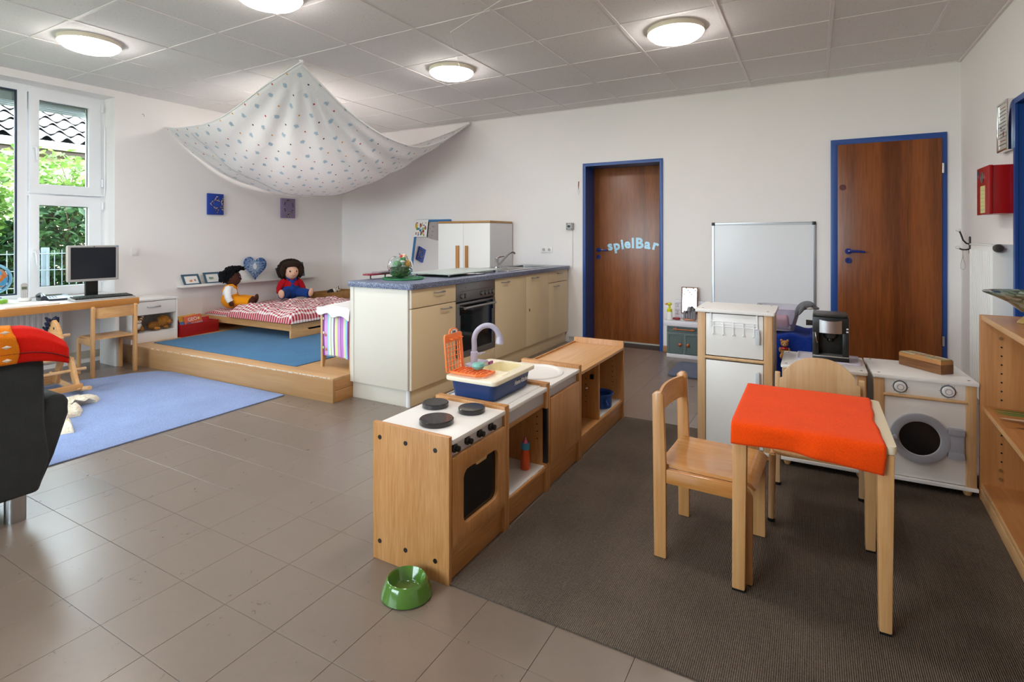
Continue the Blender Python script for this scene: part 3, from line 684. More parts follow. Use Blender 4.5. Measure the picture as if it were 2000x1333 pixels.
def socket(name, label, wall, c, n, gap=.071, ring=True):
    t = thing(name, label, 'socket', c)
    for k in range(n):
        o_ = (k-(n-1)/2)*gap
        if wall == 'x':
            pl = part('cover_plate', B(c[0], c[0]+.008, c[1]+o_-.036, c[1]+o_+.036, c[2]-.04, c[2]+.04), WHITE, t, bevel=.002)
            part('insert', B(c[0]+.008, c[0]+.012, c[1]+o_-.024, c[1]+o_+.024, c[2]-.025, c[2]+.025), WHITE, pl, bevel=.002)
        else:
            pl = part('cover_plate', B(c[0]+o_-.036, c[0]+o_+.036, c[1]-.008, c[1], c[2]-.036, c[2]+.036), WHITE, t, bevel=.002)
            part('socket_ring', MB().ring(circ(c[0]+o_, c[2], .023, 28), circ(c[0]+o_, c[2], .0185, 28), 'y', c[1]-.012, c[1]-.008), WHITE, pl)
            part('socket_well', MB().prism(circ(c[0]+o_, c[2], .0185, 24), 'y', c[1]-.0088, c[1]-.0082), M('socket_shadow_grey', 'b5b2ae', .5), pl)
            for s_ in (-1, 1): part('pin_hole', MB().prism(circ(c[0]+o_+s_*.0085, c[2], .0028, 10), 'y', c[1]-.0095, c[1]-.0086), BLACK, pl)
socket('wall_switch', 'white double cover plate on the wall beside the window', 'x', (XL, 2.948, 1.056), 1)
for s_ in (-1, 1): pass

# picture ledge with frames and heart
t = thing('picture_ledge', 'long white picture ledge above the bed', 'shelf', (XL, 4.3, .655))
part('back_strip', B(XL, XL+.012, 3.37, 5.22, .655, .735), WHITE, t, bevel=.002); part('shelf_board', B(XL+.012, XL+.112, 3.37, 5.22, .655, .667), WHITE, t, bevel=.002)
part('front_lip', B(XL+.106, XL+.116, 3.37, 5.22, .655, .683), WHITE, t, bevel=.002)
FRB = M('teal_blue_frame', '3d5a6d', .5); PAPER = M('white_paper', 'e9e6e2', .8)
def picframe(label, y, w_, h, ang, art):
    t = thing('framed_drawing', label, 'drawing', (XL+.095, y, .676), world=False, group='small frames on the ledge')
    Mx = Matrix.Rotation(R(-ang), 4, 'Y')
    ti = .022
    part('frame', MB().ring([(-w_/2, 0), (w_/2, 0), (w_/2, h), (-w_/2, h)], [(-w_/2+ti, ti), (w_/2-ti, ti), (w_/2-ti, h-ti), (-w_/2+ti, h-ti)], 'x', -.012, 0, T=Mx), FRB, t, bevel=.002)
    pp = part('picture', MB().box(-.009, -.006, -w_/2+ti, w_/2-ti, ti, h-ti, T=Mx), PAPER, t)
    rd = random.Random(int(y*100))
    for k in range(5):
        q0 = rd.uniform(-w_*.28, w_*.2); z0 = h*rd.uniform(.3, .45); part('drawing', MB().box(-.006, -.0055, q0, q0+w_*.1, z0, z0+h*rd.uniform(.08, .22), T=Mx), M('crayon', rd.choice(art), .8), pp)
picframe('blue framed child drawing with orange marks at the ledge end by the book box', 3.50, .19, .14, 32, ['d68a55', 'e0a070', '9fb4c4'])
picframe('blue framed child drawing with green marks behind the doll in orange dungarees', 3.74, .19, .145, 28, ['7fae8c', 'c0b090', '8fb0a8'])
picframe('blue framed picture lying back on the ledge beside the brown haired doll', 4.70, .19, .15, 30, ['c9c0b8', 'b8c0c8'])
picframe('blue framed picture standing upright behind the brown haired doll', 4.93, .16, .20, 12, ['c9c0b8', 'd0c8d0'])
hp = []
for i in range(48):
    a = 2*math.pi*i/48; hx = 16*math.sin(a)**3; hy = 13*math.cos(a)-5*math.cos(2*a)-2*math.cos(3*a)-math.cos(4*a); hp.append((hx/16*.155, (hy+17)/29*.29))
HEARTM, nt, p = newmat('blue_rayed_heart'); tc = nd(nt, 'ShaderNodeTexCoord'); sx = nd(nt, 'ShaderNodeSeparateXYZ', {0: tc.outputs['Object']})
ang = ma(nt, 'ARCTAN2', ma(nt, 'SUBTRACT', sx.outputs[2], .17), sx.outputs[1]); rdl = ma(nt, 'SQRT', ma(nt, 'ADD', ma(nt, 'POWER', sx.outputs[1], 2.), ma(nt, 'POWER', ma(nt, 'SUBTRACT', sx.outputs[2], .17), 2.)))
cv = nd(nt, 'ShaderNodeCombineXYZ', {0: ma(nt, 'MULTIPLY', ang, 4.), 1: ma(nt, 'MULTIPLY', rdl, 14.)})
nz = nd(nt, 'ShaderNodeTexNoise', {'Vector': cv.outputs[0], 'Scale': 2.2, 'Detail': 6., 'Roughness': .7})
mr = nd(nt, 'ShaderNodeMapRange', {0: ma(nt, 'ADD', nz.outputs[0], ma(nt, 'MULTIPLY', ma(nt, 'SUBTRACT', .06, rdl), .9)), 1: .42, 2: .62, 3: 0., 4: 1.})
nt.links.new(mixc(nt, mr.outputs[0], rgba('0d4a8a'), rgba('c8dcec')), p.inputs['Base Color']); p.inputs['Roughness'].default_value = .4
me = MB().prism(hp, 'x', -.012, 0, T=Matrix.Rotation(R(-7), 4, 'Y') @ Matrix.Rotation(R(-5), 4, 'X'))
o = solo('heart_plaque', me, HEARTM, 'blue heart plaque with pale rays standing on the ledge', 'heart', (0, 0, 0), bevel=.003); o.location = (XL+.088, 4.27, .674)
t_ = part('heart_centre', MB().prism(circ(.005, .175, .024, 16, 1.6), 'x', .0005, .002, T=Matrix.Rotation(R(-7), 4, 'Y')), M('white_paint_blob', 'dfe3e8', .5), o)

# ---------------------------------------------------------------- desk along the window
t = thing('desk', 'long white desk with a beech front edge along the window', 'desk', (-5.8, 1.2, 0))
part('desktop', B(XL-.195, -5.46, WY0+.03, 2.64, .615, .655), WHITE, t, bevel=.002) if False else part('desktop', B(XL+.004, -5.462, -1.9, 2.648, .618, .655), WHITE, t, bevel=.002)
part('front_edge', B(-5.462, -5.437, -1.9, 2.655, .596, .657), DESKW, t, bevel=.003)
part('side_panel', B(-6.0, -5.70, 2.58, 2.61, 0, .618), WHITE, t, bevel=.002)
part('side_panel', B(-6.0, -5.50, -1.88, -1.85, 0, .618), WHITE, t, bevel=.002)
struct('trim_4', B(XL-.19, XL+.003, WY0+.002, WY1-.002, .612, .652), WHITE)
rad = thing('radiator', 'white ribbed radiator under the desk by the window', 'radiator', (XL+.06, 1.2, .12))
part('body', B(XL+.03, XL+.09, -.6, 2.3, .12, .56), WHITEM, rad, bevel=.004)
rb = B(-.004, .004, -.012, .012, .13, .55).mesh('rib', bevel=.003, seg=1); rb.materials.append(WHITEM)
for k in range(70): inst('rib', rb, rad, (.032, -1.8+.04*k+.05, -.12))
part('foot', B(XL+.04, XL+.08, 0, .05, 0, .12), WHITEM, rad); part('foot', B(XL+.04, XL+.08, 1.8, 1.85, 0, .12), WHITEM, rad)

# monitor
t = thing('computer_monitor', 'silver framed flat computer monitor on the desk', 'monitor', (-5.86, 2.462, .6558), R(-2), world=False)
part('stand_base', MB().prism(rrect(-.11, .10, -.12, .12, .03), 'z', 0, .012), BLACK, t, bevel=.003)
part('stand_neck', B(-.045, -.01, -.05, .05, .012, .26), BLACK, t, bevel=.008)
bz = part('bezel', MB().ring([(-.20, .15), (.20, .15), (.20, .48), (-.20, .48)], [(-.178, .172), (.178, .172), (.178, .461), (-.178, .461)], 'x', .0, .035), SILVER, t, bevel=.004)
part('housing', B(-.03, .0, -.196, .196, .155, .475), SILVER, t, bevel=.01)
part('screen', B(.0, .028, -.18, .18, .17, .463), M('dark_screen', '1a1e26', .22), t)
part('logo', MB().prism(circ(0, .469, .005, 12), 'x', .035, .0356), M('logo_grey', '2e3a4c', .4), bz); part('sticker', B(.035, .0356, .178, .197, .466, .475), M('blue_sticker', '5c9cc4', .4), bz)
# keyboard
t = thing('computer_keyboard', 'black and silver computer keyboard before the monitor', 'keyboard', (-5.60, 2.43, .6558), R(-3), world=False)
part('case', MB().prism([(-.085, 0), (.085, 0), (.085, .012), (-.085, .026)], 'y', -.23, .23), SILVER, t, bevel=.003)
part('key_well', MB().prism([(-.075, .0), (.066, .0), (.066, .0155), (-.075, .0270)], 'y', -.222, .222), BLACK, t)
km = B(-.0085, .0085, -.0082, .0082, 0, .008).mesh('key', bevel=.002, seg=1); km.materials.append(M('key_black', '1b1b1d', .3))
for i in range(5):
    for j in range(22): inst('key', km, t, (-.062+i*.0275, -.21+j*.02, .0255-(i*.0275)*.082), (0, R(4.7), 0))
# cordless phone
t = thing('cordless_phone', 'silver cordless phone standing in a white charger on the desk', 'phone', (-6.02, 2.02, .6558), R(-14), world=False)
part('charger', MB().prism(rrect(-.045, .05, -.045, .045, .03), 'z', 0, .028), WHITE, t, bevel=.006)
T8 = Matrix.Rotation(R(-12), 4, 'Y')
hb = part('handset', MB().prism(rrect(-.024, .024, .012, .155, .018), 'x', -.012, .012, T=T8), SILVER, t, bevel=.005)
part('display', MB().box(.0125, .0135, -.017, .017, .098, .122, T=T8), M('lcd_olive', '4c5a42', .3), hb)
kk = B(0, .002, -.005, .005, -.0035, .0035).mesh('phone_key', bevel=.001, seg=1); kk.materials.append(LGREY)
for i in range(5):
    for j in range(3): q = T8 @ Vector((.0125, -.014+.014*j, .03+.0125*i)); inst('phone_key', kk, hb, q, (0, R(-12), 0))
# desk phone
t = thing('desk_phone', 'dark desk telephone with a curved handset lying on the desk', 'phone', (-5.88, 2.165, .6558), R(-8), world=False)
part('body', MB().prism([(-.09, 0), (.09, 0), (.095, .018), (-.09, .045)], 'y', -.045, .12), M('anthracite_plastic', '3a3f4a', .35), t, bevel=.006)
hs = MB().tube([(-.09, -.075, .035), (-.05, -.075, .052), (.0, -.075, .058), (.05, -.075, .05), (.09, -.075, .03)], [.022, .017, .014, .017, .022], 12); part('receiver', hs, M('anthracite_handset', '343945', .3), t)
part('cradle', B(-.08, .08, -.095, -.045, 0, .03), M('anthracite_plastic_2', '30343c', .4), t, bevel=.005)
kk = B(-.007, .007, -.006, .006, 0, .004).mesh('phone_button', bevel=.0015, seg=1); kk.materials.append(M('button_grey', '6a707c', .4))
for i in range(4):
    for j in range(3): inst('phone_button', kk, t, (-.02+.022*i, -.02+.02*j, .033-.0032*i), (0, R(8), 0))
part('phone_display', MB().box(-.075, -.05, -.03, .08, .042, .046), M('phone_lcd', '87907c', .25), t)
solo('drawing_board', MB().box(-5.75, -5.48, 1.72, 2.07, .656, .668), M('pale_plywood', 'e2d9cb', .5, var=.04), 'pale flat wooden board lying at the desk edge', 'board', (-5.6, 1.9, .656), bevel=.001)
# globe
t = thing('toy_globe', 'blue toy globe on a green play base on the desk', 'globe', (-6.0, 1.80, .6558), world=False)
gb = part('base', MB().lathe([(.0, 0), (.095, 0), (.10, .012), (.095, .03), (.06, .042), (.0, .046)], n=32), M('lime_plastic', '8cc63f', .35), t)
part('button_panel', MB().lathe([(.07, .040), (.05, .0455), (0, .047)], n=24), M('panel_pale_green', 'cfe3c4', .4), gb)
for k, c in enumerate(('c2305c', '6a4aa0', '3a8ed0', '2aa06c', 'd8c23a', '6a4aa0', '2a6a9c')): a = k*.9; part('button', MB().ell((.055*math.cos(a), .055*math.sin(a), .044), (.012, .009, .006), 10, 6), M('button', c, .35), gb)
part('stem', MB().cyl((0, 0, .04), (0, 0, .085), .016), WHITE, t)
GLB, nt, p = newmat('globe_map'); tc = nd(nt, 'ShaderNodeTexCoord')
nz = nd(nt, 'ShaderNodeTexNoise', {'Vector': tc.outputs['Object'], 'Scale': 13., 'Detail': 3.}); mr = nd(nt, 'ShaderNodeMapRange', {0: nz.outputs[0], 1: .53, 2: .55, 3: 0., 4: 1.})
nt.links.new(mixc(nt, mr.outputs[0], rgba('4aa6dc'), rgba('d07a34')), p.inputs['Base Color']); p.inputs['Roughness'].default_value = .25
part('sphere', MB().ell((0, 0, .205), .10, 32, 20), GLB, t)
T9 = Matrix.Rotation(R(20), 4, 'X')
part('meridian_ring', MB().tube([Vector((0, .122*math.cos(a/24*6.2832), .205+.122*math.sin(a/24*6.2832))) for a in range(24)], .012, 10, closed=True), M('pale_blue_ring', '8fcbe6', .35), t)
part('pole_cap', MB().ell((0, 0, .327), (.02, .03, .012), 12, 8), M('green_cap', '6cb33e', .35), t)
# ---------------------------------------------------------------- platform corner
PZ = .18
t = thing('platform', 'low wooden platform with a scuffed front edge in the room corner', 'platform', (-4.5, 3.5, 0))
pl = lambda x, d=0: 2.783+.030*(x+3.055)+d
part('top_board', MB().prism([(XL+.002, pl(XL)), (-3.056, pl(-3.056)), (-3.056, 5.755), (XL+.002, 5.755)], 'z', PZ-.02, PZ), PLATT, t, bevel=.003)
part('front_board', MB().prism([(XL+.002, pl(XL, -.001)), (-3.055, pl(-3.055, -.001)), (-3.055, pl(-3.055, .02)), (XL+.002, pl(XL, .02))], 'z', 0, PZ-.012), PLATW, t, bevel=.002)
part('side_board', B(-3.075, -3.054, pl(-3.055)+.02, 5.75, .088, PZ-.02), OAKY, t, bevel=.002); part('side_board', B(-3.075, -3.054, pl(-3.055)+.02, 5.75, 0, .086), OAKY, t, bevel=.002)
rd = random.Random(5); sc = MB()
x = -5.35
while x < -3.1:
    w_ = rd.uniform(.01, .05); y = pl(x)-.0025; h = rd.uniform(.003, .008)*(1 if x > -4.9 else .7); sc.box(x, x+w_, y, y+.004, PZ-h, PZ+.0006); x += w_+rd.uniform(.0, .012 if x > -4.8 else .06)
part('worn_edge', sc, M('bare_white_plaster_edge', 'e3d8c8', .8), t, fix=False)['kind'] = 'stuff'
solo('platform_carpet', MB().prism([(-5.605, 2.865), (-3.594, 2.895), (-3.57, 4.93), (-5.6, 4.93)], 'z', PZ+.0006, PZ+.007), PLATB, 'steel blue carpet laid on the wooden platform', 'carpet', (-4.6, 4, PZ), bevel=.002)
# floor rug
solo('blue_rug', MB().prism([(-3.53, .2), (-3.53, 2.738), (-5.02, 2.715), (-5.16, 2.66), (-5.27, 2.5), (-5.33, 2.3), (-5.40, 2.13), (-5.43, 1.7), (-5.43, .2)], 'z', .0005, .008), RUGB, 'pale blue rug on the floor in front of the platform', 'rug', (-4.4, 1.5, 0), bevel=.002)
# white drawer cabinet
t = thing('drawer_cabinet', 'white bedside cabinet with a drawer over an open shelf holding plush toys', 'cabinet', (-5.9, 2.9, PZ))
cx0, cx1, y0, y1 = XL+.01, -5.685, 2.70, 3.134
part('side_panel', B(cx0, cx1, y0, y0+.016, PZ+.0008, .585), WHITE, t, bevel=.0015); part('side_panel', B(cx0, cx1, y1-.016, y1, PZ+.0008, .585), WHITE, t, bevel=.0015)
part('top', B(cx0, cx1+.008, y0-.006, y1+.006, .585, .603), WHITE, t, bevel=.002); part('back', B(cx0, cx0+.01, y0+.016, y1-.016, PZ+.001, .585), WHITE, t)
part('shelf', B(cx0+.01, cx1-.002, y0+.016, y1-.016, .262, .277), WHITE, t, bevel=.0015); part('plinth', B(cx1-.02, cx1-.002, y0+.016, y1-.016, PZ+.001, .262), WHITE, t, bevel=.0015)
part('divider', B(cx0+.01, cx1-.01, y0+.016, y1-.016, .45, .462), WHITE, t)
dr = part('drawer', B(cx1-.016, cx1+.002, y0+.019, y1-.019, .452, .580), WHITE, t, bevel=.002)
part('handle', MB().tube([(cx1+.002, 2.845, .528), (cx1+.02, 2.845, .528), (cx1+.022, 2.85, .528), (cx1+.022, 2.955, .528), (cx1+.02, 2.96, .528), (cx1+.002, 2.96, .528)], .005, 8), STEEL, dr)
def fuzz(k, s): 
    from mathutils import noise
    return lambda d: 1+k*noise.noise(d*s)
def plush_tiger(x, y, z, rz):
    t = thing('plush_tiger', 'small plush tiger with a white chest sitting in the cabinet', 'plush toy', (x, y, z), rz, world=False, group='plush toys in the cabinet')
    part('body', MB().ell((-.01, 0, .055), (.045, .045, .06), 16, 10, fn=fuzz(.12, 9)), PLUSHT, t)
    part('chest', MB().ell((.022, 0, .075), (.03, .034, .05), 12, 8, fn=fuzz(.12, 9)), PLUSHW, t)
    hd = part('head', MB().ell((.02, 0, .14), (.045, .05, .045), 16, 12, fn=fuzz(.1, 9)), PLUSHT, t)
    part('muzzle', MB().ell((.055, 0, .128), (.02, .028, .018), 12, 8), PLUSHW, hd); part('nose', MB().ell((.075, 0, .137), (.006, .009, .005), 8, 6), M('tiger_nose', '8a4a40', .4), hd)
    for s in (-1, 1):
        part('ear', MB().ell((.005, s*.042, .18), (.012, .018, .018), 10, 8), PLUSHW, hd); part('eye_patch', MB().ell((.052, s*.022, .157), (.012, .014, .014), 10, 6), PLUSHW, hd)
        part('eye', MB().ell((.063, s*.02, .155), (.006, .007, .008), 8, 6), BLACKG, hd); part('foreleg', MB().tube([(.03, s*.03, .06), (.05, s*.034, .03), (.06, s*.034, .012)], [.018, .017, .018], 10), PLUSHT, t)
    t.scale = (.8, .8, .8)
    part('stripe', MB().tube([(.04, -.01, .183), (.055, 0, .178), (.04, .01, .183)], .004, 6), BLACK, hd)
plush_tiger(-5.75, 2.795, .289, R(-15))
t = thing('plush_dog', 'curly golden plush dog with black nose lying in the cabinet', 'plush toy', (-5.77, 3.0, .287), R(20), world=False, group='plush toys in the cabinet'); t.scale = (.88, .88, .88)
part('body', MB().ell((-.02, -.05, .045), (.055, .08, .045), 18, 12, fn=fuzz(.25, 12)), PLUSHT, t)
hd = part('head', MB().ell((.02, .04, .085), (.06, .06, .062), 24, 16, fn=fuzz(.28, 11)), PLUSHD, t); part('snout', MB().ell((.075, .065, .075), (.026, .026, .024), 14, 10, fn=fuzz(.2, 10)), PLUSHD, hd)
part('nose', MB().ell((.095, .072, .088), (.008, .009, .008), 8, 6), BLACKG, hd); part('tongue', MB().ell((.088, .05, .055), (.006, .006, .008), 8, 6), M('tongue', 'b8434a', .5), hd)
for s in (-1, 1): part('ear', MB().ell((.02, .04+s*.055, .075), (.025, .018, .045), 14, 10, fn=fuzz(.25, 12)), PLUSHD, hd); part('paw', MB().ell((.05, -.02+s*.06, .018), (.04, .022, .018), 12, 8, fn=fuzz(.2, 12)), PLUSHD, t)
# red box with books
t = thing('book_box', 'dark red wooden box holding books beside the bed', 'box', (-5.657, 3.160, PZ+.001), R(7), world=False)
L, D_, Hh, th = .43, .17, .127, .012
part('front_panel', B(-th, 0, 0, L, 0, Hh), REDW, t, bevel=.002); part('back_panel', B(-D_, -D_+th, 0, L, 0, Hh), REDW, t, bevel=.002)
part('side_panel', B(-D_+th, -th, 0, th, 0, Hh), REDW, t, bevel=.002); part('side_panel', B(-D_+th, -th, L-th, L, 0, Hh), REDW, t, bevel=.002); part('bottom', B(-D_+th, -th, th, L-th, .004, .012), REDW, t)
def book(label, name, cover, y, x, w_, h, th, lean, roll, deco=()):
    t = thing(name, label, 'book', (-5.657, 3.160, PZ+.001), R(7), world=False, group='books in the red box')
    Tm = Matrix.Translation((x, y, .016)) @ Matrix.Rotation(R(lean), 4, 'Y') @ Matrix.Rotation(R(roll), 4, 'X')
    c = part('cover', MB().box(-th, 0, 0, w_, 0, h, T=Tm), cover, t, bevel=.001); part('pages', MB().box(-th+.001, -.001, .003, w_-.001, .003, h+.0008, T=Tm), PAPER, t)
    for (a, b_, c0, d_, col) in deco: part('print', MB().box(.0002, .0008, a*w_, b_*w_, c0*h, d_*h, T=Tm), M('print', col, .45), c)
    return c, Tm
book('white landscape booklet at the back of the red box', 'booklet', M('white_cover', 'd9d4cf', .5), .02, -.115, .19, .185, .006, -16, 2)
book('grey spiral bound folder in the red box', 'folder', M('grey_cover', '8f8f8b', .5), .03, -.095, .15, .155, .008, -18, 3)
book('thin red book in the red box', 'picture_book', M('red_cover', 'a8122a', .4), .055, -.075, .19, .145, .008, -18, 4)
book('yellow and blue magazine behind the orange one in the red box', 'magazine', M('yellow_cover', 'dba02a', .35), .055, -.06, .20, .195, .004, -18, 3, [(0, 1, .3, .68, '4f7fc0'), (0, 1, .0, .3, 'e2a92a')])
cv, Tm = book('orange and blue magazine with white GEO title in the red box', 'magazine', M('orange_cover', 'd2603f', .35), .10, -.045, .205, .185, .004, -18, 4, [(.35, 1, .3, .55, '8fb4dc'), (.15, .35, .25, .5, '5f9a62'), (.62, .98, .46, .54, 'e8dcd4'), (.6, .98, .36, .42, 'e6c9a4'), (.36, .58, .34, .4, 'a45a8a'), (.76, .88, .7, .82, 'e6d58a'), (.1, .34, .5, .62, '42659c')])
q = Tm @ Matrix.Translation((.0012, .205*.47, .185*.68)) @ Matrix(((0, 0, 1, 0), (1, 0, 0, 0), (0, 1, 0, 0), (0, 0, 0, 1)))
o = inst('lettering', text_mesh('GEO', .052, .0004, WHITEM), cv, (0, 0, 0)); o.matrix_local = q
book('red board book at the far end of the red box', 'picture_book', M('red_cover_2', 'b01418', .4), .27, -.062, .13, .150, .01, -18, 3)
# bed
t = thing('low_bed', 'low beech children bed standing on the platform', 'bed', (-5.3, 4.2, PZ))
part('front_rail', B(-6.10, -4.605, 3.63, 3.655, .262, .330), PALEB if False else BEECHX, t, bevel=.003); part('back_rail', B(-6.10, -4.605, 4.83, 4.855, .262, .330), BEECHX, t, bevel=.003)
for xa, xb in ((-4.605, -4.58), (-6.12, -6.10)):
    part('end_rail', B(xa, xb, 3.63, 4.855, .270, .330), BEECHY, t, bevel=.003)
    part('end_panel', MB().prism([(3.63, PZ+.0078), (4.855, PZ+.0078), (4.855, .27), (4.6, .27), (4.58, .25), (3.86, .25), (3.83, .27), (3.63, .27)], 'x', xa, xb), BEECHY, t, bevel=.003)
sl = B(-.7475, .7475, -.04, .04, -.008, .008).mesh('slat'); sl.materials.append(PALEB)
for k in range(9): inst('slat', sl, t, (-5.3525+5.3, 3.75+.125*k-4.2, .285-PZ))
solo('mattress', MB().prism(rrect(-6.095, -4.615, 3.662, 4.825, .04), 'z', .294, .335), COTW, 'thin white mattress lying in the low bed', 'mattress', (-5.35, 4.2, .294), bevel=.01)
from mathutils import noise as NZ
def quilt(x0, x1, y0, y1, z0, h, seed, n=60, edge=.10, rot=0., wr=.03, wf=7., pw=8, fold=False):
    cx, cy = (x0+x1)/2, (y0+y1)/2; cr_, sr_ = math.cos(rot), math.sin(rot)
    def f(u, v, top):
        a, b_ = 2*u-1, 2*v-1
        k = (1-abs(a)**pw)*(1-abs(b_)**pw); k = max(0, k)**.35
        x = (x1-x0)/2*a; y = (y1-y0)/2*b_; X, Y = cx+x*cr_-y*sr_, cy+x*sr_+y*cr_
        nz_ = NZ.noise(Vector((X*wf+seed, Y*wf, 0)))*wr+NZ.noise(Vector((X*wf*3, Y*wf*3, seed)))*wr*.4
        if fold: nz_ += .03*math.exp(-((b_+.8)/.12)**2)+.03*math.exp(-((a-.84)/.1)**2)+.02*math.sin(X*14+Y*9)*NZ.noise(Vector((X*3, Y*3, 7)))
        z = z0+(h*k+nz_*k if top else 0)+h*.06*(1-k)
        return (X, Y, z)
    mb = MB(); mb.grid(lambda u, v: f(u, v, True), n, n, uv=(x1-x0, y1-y0)); mb.grid(lambda u, v: f(u, v, False), 12, 12, uv=(x1-x0, y1-y0)); return mb
solo('gingham_duvet', quilt(-5.575, -4.545, 3.592, 4.86, .3365, .115, 3., n=100, wr=.06, wf=5., fold=True), GING, 'rumpled red and white gingham duvet spread over the bed', 'duvet', (-5.1, 4.2, .336), smooth=180)
solo('gingham_pillow', quilt(-6.10, -5.605, 3.665, 4.215, .337, .055, 9., n=30, wr=.02, rot=.0, pw=2.6), GING, 'red gingham pillow under the doll in orange dungarees', 'pillow', (-5.85, 3.93, .337), smooth=180)
solo('gingham_pillow', quilt(-6.09, -5.605, 4.26, 4.83, .337, .085, 5., n=30, wr=.02, rot=.0, pw=2.6), GING, 'red gingham pillow under the brown haired doll', 'pillow', (-5.8, 4.55, .337), smooth=180)
# dolls
def doll(label, loc, rz, skin, hairm, shirt, over, spread, hair):
    t = thing('cloth_doll', label, 'doll', loc, rz, world=False)
    part('shirt', MB().ell((0, 0, .145), (.078, .098, .105), 18, 14), shirt, t)
    ov = part('dungarees', MB().ell((.004, 0, .075), (.098, .115, .1), 20, 14, fn=lambda d: 1.0+(.03 if d.z < 0 else 0)), over, t)
    part('bib', MB().grid(lambda u, v: (.086-.018*v+.0-.05*(2*u-1)**2*.5, (.062-.012*v)*(2*u-1), .10+.12*v), 8, 6), over, ov, solid=.006)
    for s in (-1, 1):
        part('strap', MB().tube([(.062, s*.04, .215), (.035, s*.055, .245), (-.03, s*.05, .235), (-.075, s*.03, .17)], .011, 8), over, ov)
        ar = part('sleeve', MB().tube([(0, s*.07, .205), (.0, s*.115, .17), (.01, s*.145, .11), (.035, s*.15, .06)], [.042, .042, .036, .034], 12), shirt, t)
        hd_ = MB().ell((.045, s*.152, .035), (.026, .022, .026), 12, 8)
        for q in range(3): hd_.tube([(.05, s*(.152+.012*(q-1)), .03), (.07, s*(.152+.016*(q-1)), .014)], [.009, .007], 6)
        part('hand', hd_, skin, t)
        a = R(spread*s)
        part('trouser_leg', MB().tube([(.02, s*.05, .055), (.02+.12*math.cos(a), s*.05+.12*math.sin(a), .058), (.02+.215*math.cos(a), s*.05+.215*math.sin(a), .045)], [.062, .056, .05], 14), over, ov)
        fx, fy = .02+.24*math.cos(a), s*.05+.24*math.sin(a)
        part('foot', MB().ell((fx, fy, .062), (.026, .036, .055), 14, 10, T=Matrix.Rotation(a, 3, 'Z') @ Matrix.Rotation(R(12), 3, 'Y')), skin, t)
    hd = part('head', MB().ell((.025, 0, .315), (.088, .084, .092), 24, 18), skin, t)
    part('neck', MB().cyl((0, 0, .215), (.015, 0, .26), .034), skin, hd)
    part('nose', MB().ell((.112, 0, .305), (.009, .012, .010), 10, 8), skin, hd)
    for s in (-1, 1):
        e_ = part('eye', MB().ell((.098, s*.034, .327), (.010, .013, .015), 12, 8), BLACKG, hd); part('eye_white', MB().ell((.104, s*.030, .331), (.0055, .0055, .006), 8, 6), WHITEM, e_)
        part('ear', MB().ell((.015, s*.084, .312), (.016, .010, .020), 10, 8), skin, hd)
    part('mouth', MB().tube([(.100, -.02, .275), (.105, 0, .268), (.100, .02, .275)], .0025, 6), M('mouth_stitch', '7a3b36', .7), hd)
    hb = MB(); rd = random.Random(4)
    if hair == 'tuft':
        hb.ell((-.012, 0, .34), (.092, .097, .088), 24, 16, fn=fuzz(.15, 14))
        for k in range(190):
            a = rd.uniform(0, 6.28); r_ = rd.random()**.5; b0 = Vector((-.0+.075*r_*math.cos(a), .085*r_*math.sin(a), .40+.02*(1-r_))); d_ = Vector((rd.uniform(-.1, 1.1)*.07+.02, math.sin(a)*.03, rd.uniform(.15, .7)*.06))
            hb.tube([b0-Vector((0, 0, .02)), b0+d_*.5+Vector((0, 0, .012)), b0+d_], [.009, .009, .006], 5)
        for k in range(120):
            a = rd.uniform(1.7, 4.6); z = rd.uniform(-.05, .06); b0 = Vector((-.012+.09*math.cos(a), .097*math.sin(a), .34+z)); hb.tube([b0, b0+Vector((math.cos(a)*.012, math.sin(a)*.012, -.025))], [.010, .007], 5)
    else:
        hb.ell((-.03, 0, .34), (.105, .135, .12), 24, 16, fn=fuzz(.12, 10)); hb.ell((.03, 0, .41), (.075, .12, .045), 18, 10, fn=fuzz(.2, 12))
        for s in (-1, 1): hb.ell((.03, s*.105, .335), (.05, .035, .075), 16, 10, fn=fuzz(.2, 12))
        for k in range(700):
            d_ = Vector((rd.uniform(-1, .55), rd.uniform(-1, 1), rd.uniform(-.75, 1)))
            d_.normalize()
            if d_.x > .35 and d_.z < .55: continue
            b0 = Vector((-.02+.105*d_.x, .137*d_.y, .343+.118*d_.z)); hb.tube([b0, b0+d_*.016, b0+d_*.03+Vector((0, 0, -.006))], [.010, .009, .005], 5)
    part('hair', hb, hairm, hd, fix=False)
doll('cloth doll with black yarn hair in orange dungarees sitting on the bed', (-5.83, 3.80, .425), R(44), SKIND, HAIRB, COTW, CORDO, 16, 'tuft')
doll('cloth doll with brown curly hair in blue dungarees and red shirt', (-5.78, 4.58, .455), R(-22), SKINL, HAIRN, COTR, DENIM, 32, 'curl')
